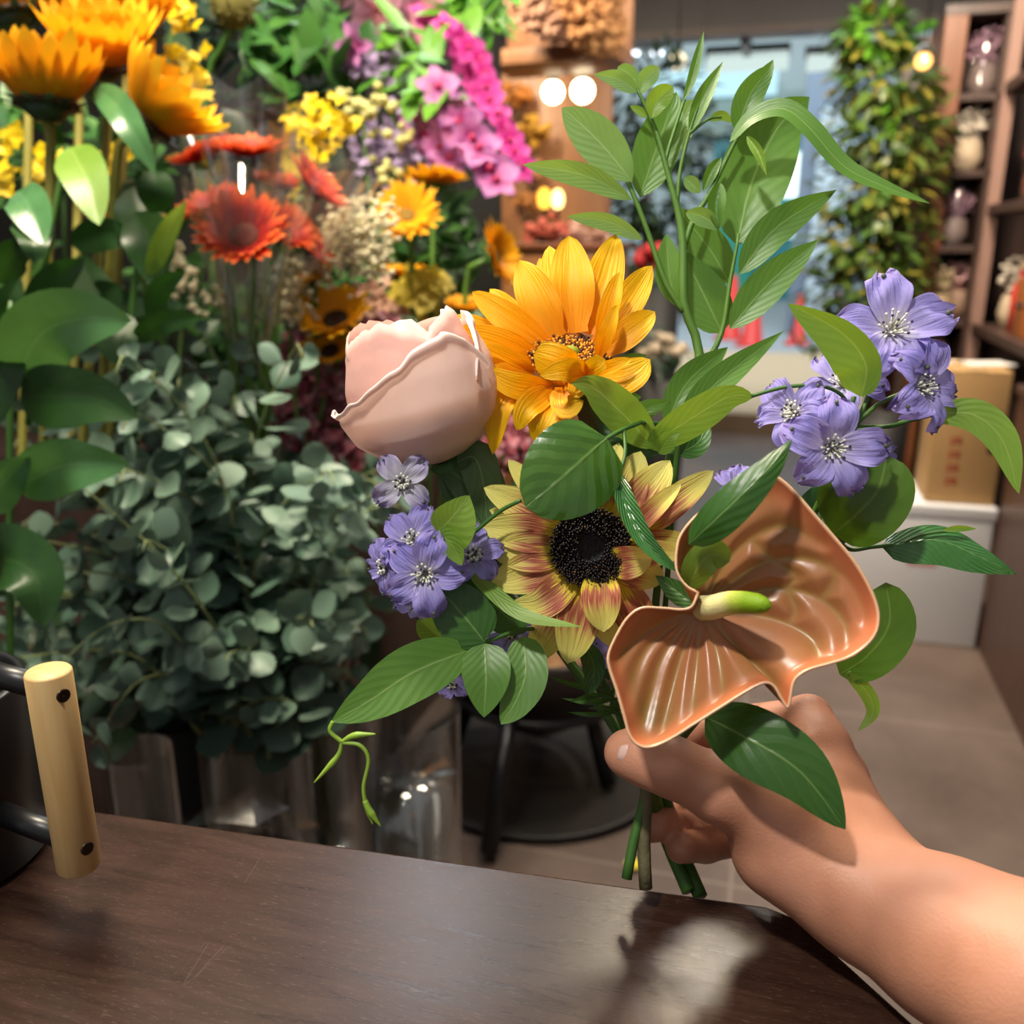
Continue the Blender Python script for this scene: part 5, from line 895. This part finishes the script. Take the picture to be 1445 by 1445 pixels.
mb = MB(); stem(t, M_stemd, [(834, 775, .474), (850, 850, .51), (885, 980, .515), GRIP, (938, 1180, .545), (972, 1258, .527)], [.010, .0036, .0036, .0036, .0042], mb=mb); mb.build('stem', M_stemd, t)

# ------------------------------------------------------------------ pale pink rose
t = thing('rose', 'pale blush pink rose bud with a rolled white petal edge, left of the yellow sunflower', 'flower', P(640, 655, .515), 'flowers and greens held in the hand')
ax = nrm(UP*.93-RT*.26-FW*.24); ra = nrm(np.cross(ax, FW)); ra = ra if np.dot(ra, RT) > 0 else -ra; rb = np.cross(ax, ra); rb = rb if np.dot(rb, FW) < 0 else -rb
RB = P(622, 652, .505); PXM = .5/FPX
def rprof(h):   # bulb radius (px) against height (px)
    return float(np.interp(h, [0, 8, 25, 55, 90, 130, 165, 200, 235], [4, 40, 74, 100, 110, 106, 95, 80, 62]))
def rpetal(mat, p0, p1, top, off, roll=0.0, lean=0.0, nv=22, nu=26, name='petal'):
    """shell petal from angle p0 to p1 (deg, 0 = right, 90 = viewer), rim height top(s) px"""
    mb = MB(); rows = []
    for i in range(nv+1):
        tt = i/nv; row = []
        for j in range(nu+1):
            s = j/nu; q = math.radians(p0+(p1-p0)*(s if True else 0)); H = top(s)+1.6*math.sin(s*37+p0)+1.2*math.sin(s*61); h = H*tt
            r = rprof(h)+off+lean*tt*tt; e = max(0, (tt-.86)/.14); r += roll*math.sin(e*2.6)*(1 if e < .6 else 1); h -= abs(roll)*.9*e**3
            edge = min(s, 1-s); r -= 0 if edge > .12 else (0.12-edge)*18
            r += 1.2*math.sin(s*17+H*.1)*tt
            r += 1.6*math.sin(s*9+tt*7+p0)*tt; row.append(RB+(ax*h+(ra*math.cos(q)+rb*math.sin(q))*r)*PXM)
        rows.append(row)
    mb.grid(rows); return mb.build(name, mat, t)
def rose_mat(name, base, edge, deep):
    q = NT(name); u, v = q.uv(); n = q.noise(55, 4, q.mapping(q.coord(), (1, 1, .35))); n2 = q.noise(9, 2, q.coord())
    c = q.ramp(q.math('ADD', v, q.math('MULTIPLY', q.math('SUBTRACT', n2, .5), .3)), [(0, deep), (.35, base), (.88, base), (.97, edge)])
    return q.pbr(c, .5, 0, q.bump(n, .5, .002), .4, .22)
RM1 = rose_mat('rose_outer', C('#f6d6c6'), C('#faeee6'), C('#f2d6b4'))
RM2 = rose_mat('rose_inner', C('#f3c2b4'), C('#f8dcd2'), C('#eeb09c'))
sm = lambda s, xs, ys: float(np.interp(s, xs, ys))
mb = MB(); mb.lathe([(rprof(h)*PXM*.80*(1 if h < 150 else 1-(h-150)/130), h*PXM*.86) for h in (0, 8, 25, 55, 90, 130, 165, 200, 235)]+[(1e-4, 205*PXM)], RB, ax, 32); mb.build('heart', RM2, t)
for k in range(5): rpetal(RM2, 60+k*75, 170+k*75, lambda s, k=k: 175+22*math.sin(s*math.pi)-4*k, -20+k*1.0, 3)
rpetal(RM2, -60, 80, lambda s: 165+45*math.sin(s*math.pi)**.8, -9, 4)
rpetal(RM2, 150, 290, lambda s: 178+40*math.sin(s*math.pi)**.6, -8, 4)
rpetal(RM2, 60, 215, lambda s: sm(s, [0, .3, .55, .8, 1], [175, 212, 202, 185, 150]), -7, 3)
rpetal(RM1, 200, 350, lambda s: sm(s, [0, .3, .7, 1], [150, 190, 205, 160]), -2, 8)
rpetal(RM1, -78, 46, lambda s: sm(s, [0, .2, .5, .8, 1], [120, 178, 205, 190, 120]), 0, 9, 6)
rpetal(RM1, 34, 190, lambda s: sm(s, [0, .06, .16, .28, .45, .62, .8, .95, 1], [130, 172, 185, 178, 152, 128, 112, 118, 108]), 3, 9, 9, nv=34, nu=44)
M_sep = L_rose
for pts, hw in [([(640, 655, .505), (668, 645, .498), (682, 680, .497), (688, 745, .50)], 28), ([(628, 660, .505), (655, 680, .50), (678, 725, .50), (686, 775, .50)], 24), ([(622, 662, .505), (628, 690, .503), (636, 712, .503)], 9), ([(660, 640, .51), (685, 690, .515), (690, 760, .515)], 30), ([(645, 650, .515), (655, 700, .52), (660, 790, .52)], 22)]:
    leaf(t, M_sep, pts, hw, a=.4, b=.7, name='sepal', fold=(15, -10))
mb = MB(); stem(t, M_stemd, [(625, 650, .507), (655, 690, .515), (740, 840, .525), (870, 1030, .518), (905, 1100, .512), (930, 1170, .545)], [.009, .0035, .003, .003, .003], mb=mb); mb.build('stem', M_stemd, t)

# ------------------------------------------------------------------ anthurium
t = thing('anthurium', 'large glossy orange brown anthurium with a cream and green spadix', 'flower', P(990, 870, .46), 'flowers and greens held in the hand')
OUT = [(985, 836), (968, 826), (955, 805), (955, 775), (962, 752), (985, 725), (1020, 700), (1055, 682), (1075, 672), (1090, 670), (1105, 678), (1125, 697), (1152, 728), (1180, 760), (1205, 790), (1225, 822), (1238, 852), (1241, 875), (1236, 895), (1222, 912), (1200, 927), (1170, 937), (1145, 944), (1126, 955), (1119, 967), (1116, 985), (1112, 999), (1102, 984), (1092, 968), (1078, 964), (1050, 978), (1015, 1000), (980, 1022), (945, 1044), (918, 1055), (900, 1052), (888, 1038), (880, 1010), (870, 975), (860, 945), (858, 925), (868, 900), (885, 872), (905, 858), (935, 858), (960, 860), (976, 856)]
AC = np.array([988., 868.]); o_ = np.array(OUT, float)
def pt_depth(x, y, rho, k):
    """spathe as a shallow cup: centre set back, rim rolled forward at the two lobes, tip curling down"""
    dx, dy = (x-AC[0])*.00036, (y-AC[1])*.00036
    ang = math.atan2(-(y-AC[1]), x-AC[0])
    base = .447 + .10*(-dy) - .30*dx*.4
    cup = -.018*rho**2.2
    return base+cup
NA, NR = 5*len(OUT), 48
VEINS = [[(1005, 862), (1070, 868), (1115, 882), (1148, 905), (1156, 936)], [(1005, 858), (1060, 836), (1110, 830), (1160, 846), (1192, 880), (1196, 918)], [(1000, 850), (1040, 815), (1090, 790), (1150, 790), (1200, 822), (1222, 872)],
         [(998, 848), (1020, 800), (1060, 760), (1108, 742), (1158, 766)], [(996, 846), (1000, 800), (1030, 740), (1076, 698)], [(1110, 830), (1122, 858), (1115, 882)], [(1090, 790), (1122, 812), (1110, 830)], [(1160, 846), (1178, 815), (1172, 796)], [(1060, 760), (1078, 780), (1090, 790)],
         [(1000, 868), (1040, 915), (1080, 950), (1108, 985)], [(994, 872), (1012, 920), (1022, 975)], [(988, 872), (984, 930), (978, 1010)], [(982, 872), (958, 935), (935, 1035)], [(978, 870), (932, 930), (905, 1025)], [(972, 868), (912, 915), (882, 985)], [(966, 864), (905, 895), (868, 935)]]
SEG = np.array([[v[k], v[k+1]] for v in (catmull(np.array(q, float), 14) for q in VEINS) for k in range(13)])
def vein_dist(p):
    a, b = SEG[:, 0], SEG[:, 1]; ab = b-a; t_ = np.clip(((p-a)*ab).sum(1)/np.maximum((ab*ab).sum(1), 1e-9), 0, 1)
    return float(np.min(np.linalg.norm(p-(a+ab*t_[:, None]), axis=1)))
oo = catmull(np.vstack([o_, o_[:1]]), NA+1)[:-1]
mb = MB(); rows, uvs = [], []
for i in range(NR+1):
    rho = (i/NR)**.85; row, ur = [], []
    for j in range(NA):
        x, y = AC+(oo[j]-AC)*rho; dist = rho*np.linalg.norm(oo[j]-AC); vd_ = vein_dist(np.array([x, y]))
        blob = (1-math.exp(-(vd_/15)**1.7))*min(1, dist/40)*max(0, 1-rho**7)
        d = pt_depth(x, y, rho, j)-.0040*blob
        e = max(0, (rho-.9)/.1); d -= .004*e*e
        row.append(P(x, y, d)); ur.append((math.exp(-(vd_/4.5)**2), rho))
    rows.append(row); uvs.append(ur)
mb.grid(rows, uvs, True)
q = NT('spathe_orange'); u, v = q.uv(); n1 = q.noise(16, 3, q.coord()); n2 = q.noise(60, 3, q.coord())
c_ = q.ramp(n1, [(.3, C('#7c662e')), (.48, C('#a67042')), (.7, C('#ba774e'))])
vein = u
c_ = q.mix(q.math('MULTIPLY', vein, .5), c_, C('#9c8440'))
c_ = q.mix(q.math('MULTIPLY', q.math('SUBTRACT', v, .82, clamp=True), 4.5, clamp=True), c_, C('#dd7c55'))
c_ = q.mix(q.math('MULTIPLY', q.math('SUBTRACT', v, .985, clamp=True), 60, clamp=True), c_, C('#ecc39a'))
M_sp = q.pbr(c_, .33, 0, q.bump(n2, .12, .002), .6, .12)
s_o = mb.build('spathe', M_sp, t)
sm_ = s_o.modifiers.new('thickness', 'SOLIDIFY'); sm_.thickness = .0011; sm_.offset = 0
q = NT('spadix'); u, v = q.uv(); n1 = q.n('ShaderNodeTexVoronoi'); n1.inputs['Scale'].default_value = 1300; q.l(q.coord(), n1.inputs['Vector'])
c_ = q.ramp(v, [(0, C('#d8d8a0')), (.5, C('#e3d795')), (.62, C('#b5c24a')), (.75, C('#86a814')), (1, C('#7fa512'))])
M_spd = q.pbr(c_, .55, 0, q.bump(n1.outputs['Distance'], .3, .0008), .4, .1)
mb = MB(); sp = catmull(PP([(988, 858, .444), (1005, 857, .432), (1035, 850, .420), (1065, 851, .411), (1088, 856, .405)]), 26)
rr = np.interp(np.linspace(0, 1, 26), [0, .08, .5, .85, .95, 1], [.0045, .0062, .0056, .0046, .0034, .0004]); mb.tube(sp, rr, 18); mb.build('spadix', M_spd, t)
mb = MB(); stem(t, M_stem, [(986, 866, .450), (975, 920, .475), (945, 1030, .505), (925, 1100, .510), (940, 1170, .55), (958, 1215, .54)], [.004, .003, .003], mb=mb); mb.build('stem', M_stem, t)

# ------------------------------------------------------------------ delphiniums
DM = petal_mat('delphinium', [(0, C('#e6e3ee')), (.15, C('#d0cae6')), (.32, C('#aea4de')), (.7, C('#9d94de')), (1, C('#a896d8'))], .4, 12, C('#9488da'), .6, .3, 1.0)
DM2 = petal_mat('delphinium_pale', [(0, C('#dfdde2')), (.5, C('#cdc8dc')), (1, C('#a596cc'))], .4, 12, C('#b4a8d2'), .6, .3, .8)
M_stam = plain('stamens_cream', C('#eeeedd'), .6); M_anth = plain('anthers_dark', C('#3a3450'), .6); M_spot = plain('petal_spot_green', C('#56604a'), .7)
def delph(parent, px, py, d, R, n, spin=0, mat=None, cup=.35, npet=5, seed=0, sizes=None):
    r_ = random.Random(seed); c = P(px, py, d); n = nrm(RT*n[0]+UP*n[1]-FW*n[2]); a = nrm(RT-n*np.dot(RT, n)); b = np.cross(n, a); R = R*d/FPX
    mb, sp_ = MB(), MB()
    for k in range(npet):
        q = math.radians(spin+k*360/npet+r_.uniform(-9, 9)); dr = a*math.cos(q)+b*math.sin(q); sd = np.cross(n, dr); L = R*(sizes[k] if sizes else r_.uniform(.9, 1.06)); W = L*r_.uniform(.40, .47)
        tw = r_.uniform(-.25, .25); cu = cup*r_.uniform(.6, 1.3); ph = r_.random()*6; rows = []
        for i in range(13):
            s = i/12; h = W*(s**.55*(1-s*.98)**.38)/.62; row = []
            for j in range(9):
                e = -1+j/4
                z = L*cu*math.sin(s*2.0)*.8-L*cu*.55*s**3+abs(e)**2*h*(.35-.3*s)+h*e*tw*s+.085*L*math.sin(s*9+e*5+ph)*s+.06*L*math.sin(e*9+ph)*s*s
                row.append(c+dr*(L*s*(1-.06*e*e*s+.045*math.sin(e*11+ph)*s**4)+.03*L)+sd*e*h+n*z)
            rows.append(row)
        mb.grid(rows)
        p = c+dr*L*.9+n*(L*cu*(math.sin(1.8)*.8-.4)+.0015); sp_.ball(p, L*.045, 7, 5, (1, 1, 1))
    fl = mb.build('flower', mat or DM, parent)
    st, an = MB(), MB()
    for k in range(22):
        q = k*2.4; rr = .22*R*math.sqrt((k+.5)/22); base = c+(a*math.cos(q)+b*math.sin(q))*rr*.4+n*.001; tip = c+(a*math.cos(q)+b*math.sin(q))*rr*1.25+n*R*r_.uniform(.2, .34)
        st.tube([base, (base+tip)/2+n*.0006, tip], .00045, 4); (st if k % 3 else an).ball(tip, .0008, 6, 4)
    st.build('stamens', M_stam, fl); an.build('anthers', M_anth, fl); sp_.build('petal_spots', M_spot, fl)
    sb = MB(); sb.tube(catmull([c-n*.001, c-n*R*.35-b*R*.05, c-n*R*.7-b*R*.3], 8), [R*.10, R*.07, R*.03], 7); sb.build('spur', mat or DM, fl)
t = thing('delphinium', 'spray of lilac blue delphinium blossoms at the right side of the bouquet', 'flower', P(1200, 620, .48), 'flowers and greens held in the hand')
mb = MB()
for pts, r in [([(1206, 600, .478), (1196, 625, .482), (1160, 700, .50), (1080, 850, .525), (960, 1040, .522), (915, 1105, .514), (897, 1180, .507)], [.0016, .0016, .002, .0024]), ([(1206, 600, .478), (1225, 560, .482), (1255, 480, .49)], .0012), ([(1206, 600, .478), (1240, 570, .48), (1285, 550, .485)], .0012), ([(1206, 602, .478), (1255, 602, .48), (1275, 595, .482)], .0012), ([(1200, 615, .48), (1170, 640, .478)], .0012), ([(1196, 630, .482), (1150, 610, .486), (1130, 592, .486)], .0012), ([(1160, 700, .5), (1165, 670, .492), (1172, 650, .488)], .001)]:
    stem(t, M_stem, pts, r, mb=mb)
mb.build('stem', M_stem, t)
delph(t, 1256, 468, .472, 84, (-.10, .25, 1), 20, seed=1)
delph(t, 1292, 548, .468, 70, (.45, .1, .8), 75, seed=2, cup=.55)
delph(t, 1172, 632, .466, 72, (-.05, -.1, 1), -60, seed=3, cup=.6)
delph(t, 1122, 585, .476, 60, (-.7, .3, .7), 35, seed=4, cup=.5)
delph(t, 1190, 545, .49, 66, (-.3, .5, .6), 40, seed=5, cup=.3)
delph(t, 1222, 655, .488, 50, (.4, -.4, .6), 10, seed=6, cup=.4)
t = thing('delphinium', 'cluster of lilac blue delphinium blossoms hanging below the pink rose', 'flower', P(600, 790, .48), 'flowers and greens held in the hand')
mb = MB()
for pts, r in [([(605, 790, .485), (650, 800, .495), (740, 860, .515), (860, 1010, .518), (905, 1100, .513), (935, 1170, .545)], [.0014, .002]), ([(620, 795, .487), (600, 740, .49), (568, 690, .48)], .0010), ([(650, 800, .495), (664, 790, .475)], .001), ([(605, 790, .485), (550, 800, .48)], .001), ([(740, 860, .515), (690, 950, .52), (640, 962, .515)], .001), ([(860, 1010, .518), (870, 950, .5), (880, 915, .49)], .001), ([(740, 860, .515), (720, 890, .505)], .001)]:
    stem(t, M_stem, pts, r, mb=mb)
mb.build('stem', M_stem, t)
delph(t, 568, 680, .472, 46, (0, -.1, 1), 45, DM2, .25, 4, seed=11)
delph(t, 600, 808, .455, 60, (-.1, -.15, 1), 5, seed=12, cup=.4)
delph(t, 584, 765, .466, 54, (-.15, .35, 1), 70, seed=13, cup=.4)
delph(t, 668, 785, .466, 46, (.1, .25, 1), 95, seed=14, cup=.5)
delph(t, 548, 800, .47, 44, (-.8, -.1, .6), 45, seed=15, cup=.4)
delph(t, 590, 850, .475, 38, (-.1, -.8, .6), -90, seed=16, cup=.3)
delph(t, 640, 962, .515, 28, (-.3, -.4, .8), 30, seed=17, cup=.5)
delph(t, 872, 915, .49, 42, (0, -.5, .8), -70, seed=18, cup=.4)
delph(t, 720, 890, .505, 34, (0, -.2, .8), 0, seed=19, cup=.4)
delph(t, 1040, 690, .50, 38, (0, .5, .8), 0, seed=20, cup=.4)
# ------------------------------------------------------------------ hand and forearm: one smooth skin from blended round cones
def W_(q): return P(*q[:3])
CONES = [
 # forearm, wrist
 ((1800, 1600, .36), (1460, 1388, .405), .047, .0400), ((1460, 1388, .405), (1345, 1330, .43), .0400, .0360), ((1345, 1330, .43), (1222, 1262, .460), .0355, .0305), ((1222, 1262, .462), (1105, 1196, .476), .0300, .0265),
 ((1240, 1240, .475), (1150, 1150, .495), .0265, .0290),
 # palm / back of the hand
 ((1180, 1170, .500), (1155, 1060, .520), .026, .0180), ((1180, 1175, .505), (1178, 1095, .528), .026, .0170), ((1190, 1190, .50), (1190, 1130, .530), .025, .0165), ((1180, 1200, .495), (1150, 1165, .53), .026, .017),
 # thenar and thumb
 ((1190, 1195, .478), (1085, 1142, .474), .0255, .0195), ((1085, 1142, .474), (1015, 1112, .470), .0195, .0152), ((1015, 1112, .470), (948, 1082, .470), .0152, .0128), ((948, 1082, .470), (905, 1066, .477), .0128, .0120), ((905, 1066, .477), (881, 1062, .480), .0120, .0098),
 # index
 ((1155, 1055, .520), (1142, 1012, .535), .0160, .0135), ((1142, 1012, .535), (1040, 1020, .560), .0120, .0105), ((1040, 1020, .560), (975, 1040, .553), .0105, .0095), ((975, 1040, .553), (958, 1052, .535), .0095, .0085),
 # middle
 ((1178, 1095, .528), (1165, 1060, .545), .0155, .0130), ((1165, 1060, .545), (1060, 1072, .570), .0125, .0110), ((1060, 1072, .570), (975, 1080, .556), .0110, .0095), ((975, 1080, .556), (960, 1082, .535), .0095, .0085),
 # ring
 ((1190, 1130, .530), (1150, 1125, .560), .0150, .0125), ((1150, 1125, .560), (1040, 1130, .572), .0125, .0110), ((1040, 1130, .572), (965, 1155, .548), .0110, .0100), ((965, 1152, .548), (920, 1165, .523), .0106, .0098),
 # little
 ((1150, 1165, .53), (1120, 1170, .555), .0145, .0118), ((1120, 1170, .555), (1050, 1182, .556), .0115, .0100), ((1050, 1182, .556), (995, 1193, .536), .0104, .0098), ((995, 1193, .536), (960, 1197, .520), .0096, .0088)]
GRP = [0, 0, 0, 0, 0, 0, 0, 0, 0, 0, 0, 0, 0, 0, 1, 1, 1, 1, 2, 2, 2, 2, 3, 3, 3, 3, 4, 4, 4, 4]
def sdf_skin(cones, groups, vox=.0021, kin=.010, kout=.006):
    A = np.array([W_(c[0]) for c in cones]); B = np.array([W_(c[1]) for c in cones])
    ra = np.array([c[2] for c in cones]); rb_ = np.array([c[3] for c in cones])
    lo = np.minimum(A-ra[:, None], B-rb_[:, None]).min(0)-.008; hi = np.maximum(A+ra[:, None], B+rb_[:, None]).max(0)+.008
    n = np.ceil((hi-lo)/vox).astype(int)+1
    g = np.stack(np.meshgrid(*[lo[i]+vox*np.arange(n[i]) for i in range(3)], indexing='ij'), -1).astype(np.float32)
    def smin(a, b, k):
        h = np.clip(.5+.5*(b-a)/k, 0, 1); return b*(1-h)+a*h-k*h*(1-h)
    per = {}
    for i in range(len(cones)):
        ab = (B[i]-A[i]).astype(np.float32); t_ = np.clip(((g-A[i].astype(np.float32))@ab)/max(ab@ab, 1e-9), 0, 1)
        d = np.linalg.norm(g-(A[i].astype(np.float32)+t_[..., None]*ab), axis=-1)-(ra[i]+(rb_[i]-ra[i])*t_)
        k = groups[i]; per[k] = d if k not in per else smin(per[k], d, kin if k == 0 else .004)
    F = per[0]
    for k in sorted(per):
        if k: F = smin(F, smin(per[0], per[k], .009), .0018)
    # surface nets
    S = F < 0; c0 = np.zeros(tuple(x-1 for x in n), int)
    for dx in (0, 1):
        for dy in (0, 1):
            for dz in (0, 1): c0 += S[dx:n[0]-1+dx, dy:n[1]-1+dy, dz:n[2]-1+dz]
    act = (c0 > 0) & (c0 < 8); idx = -np.ones(act.shape, int); ijk = np.argwhere(act); idx[act] = np.arange(len(ijk))
    acc = np.zeros((len(ijk), 3)); cnt = np.zeros(len(ijk))
    cor = [(x, y, z) for x in (0, 1) for y in (0, 1) for z in (0, 1)]
    for a in range(8):
        for b in range(a+1, 8):
            df = [cor[a][i] != cor[b][i] for i in range(3)]
            if sum(df) != 1: continue
            fa = F[ijk[:, 0]+cor[a][0], ijk[:, 1]+cor[a][1], ijk[:, 2]+cor[a][2]]; fb = F[ijk[:, 0]+cor[b][0], ijk[:, 1]+cor[b][1], ijk[:, 2]+cor[b][2]]
            m = (fa < 0) != (fb < 0); t_ = np.where(m, fa/np.where(m, fa-fb, 1), 0)
            acc += np.where(m[:, None], np.array(cor[a])+(np.array(cor[b])-np.array(cor[a]))*t_[:, None], 0); cnt += m
    V = lo+(ijk+acc/cnt[:, None])*vox; faces = []
    for ax_ in range(3):
        o1, o2 = (ax_+1) % 3, (ax_+2) % 3
        s0 = np.take(S, range(n[ax_]-1), ax_); s1 = np.take(S, range(1, n[ax_]), ax_); e = np.argwhere(s0 != s1)
        ok = (e[:, o1] > 0) & (e[:, o2] > 0) & (e[:, o1] < n[o1]-1) & (e[:, o2] < n[o2]-1); e = e[ok]
        sg = np.take(S, range(n[ax_]-1), ax_)[e[:, 0], e[:, 1], e[:, 2]]
        def at_(d1, d2):
            q = e.copy(); q[:, o1] -= d1; q[:, o2] -= d2; return idx[q[:, 0], q[:, 1], q[:, 2]]
        Q = np.stack([at_(1, 1), at_(0, 1), at_(0, 0), at_(1, 0)], 1); Q[~sg] = Q[~sg][:, ::-1]; faces += Q.tolist()
    return V, faces
V, Fc = sdf_skin(CONES, GRP)
q = NT('skin'); oc = q.coord(); n1 = q.noise(22, 3, oc); n2 = q.noise(260, 3, q.mapping(oc, (1, 1, 1))); n3 = q.n('ShaderNodeTexVoronoi'); n3.inputs['Scale'].default_value = 620; q.l(oc, n3.inputs['Vector'])
c_ = q.ramp(n1, [(.3, C('#b0785c')), (.5, C('#c0876b')), (.72, C('#c98f76'))])
h_ = q.math('ADD', q.math('MULTIPLY', n2, .6), q.math('MULTIPLY', n3.outputs['Distance'], .5))
M_skin = q.pbr(c_, .48, 0, q.bump(h_, .16, .0012), .4, 0, None, Subsurface_Weight=.12, Subsurface_Radius=(.008, .0035, .002), Subsurface_Scale=1.0)
mb = MB(); mb.add(V, Fc)
hand = thing('person', 'bare forearm and hand of a person gripping the bouquet stems at lower right', 'person', P(1200, 1180, .48))
body = mb.build('arm', M_skin, hand)
sm2 = body.modifiers.new('smooth', 'CORRECTIVE_SMOOTH') if False else body.modifiers.new('smooth', 'SMOOTH'); sm2.factor = .5; sm2.iterations = 7
M_nail = plain('nail', C('#d9b3a6'), .25, var=.08, spec=.6)
def nail(c, n, along, L, Wd):
    n = nrm(n); u_ = nrm(along-n*np.dot(along, n)); s_ = np.cross(n, u_); mb = MB(); rows = []
    for i in range(9):
        a_ = -1+i/4; row = []
        for j in range(9):
            b_ = -1+j/4; w_ = Wd*(1-.25*max(a_, 0)**3)*math.sqrt(max(1-(.0 if a_ < .4 else ((a_-.4)/.6)**2*.5), .05))
            row.append(c+u_*a_*L+s_*b_*w_-n*(Wd*.45*b_*b_+L*.08*a_*a_))
        rows.append(row)
    mb.grid(rows); o = mb.build('thumb_nail', M_nail, hand); so_ = o.modifiers.new('t', 'SOLIDIFY'); so_.thickness = .0006
nail(P(891, 1071, .4656), -FW*.93-UP*.18-RT*.25, P(881, 1062, .480)-P(905, 1066, .477), .0072, .0062)
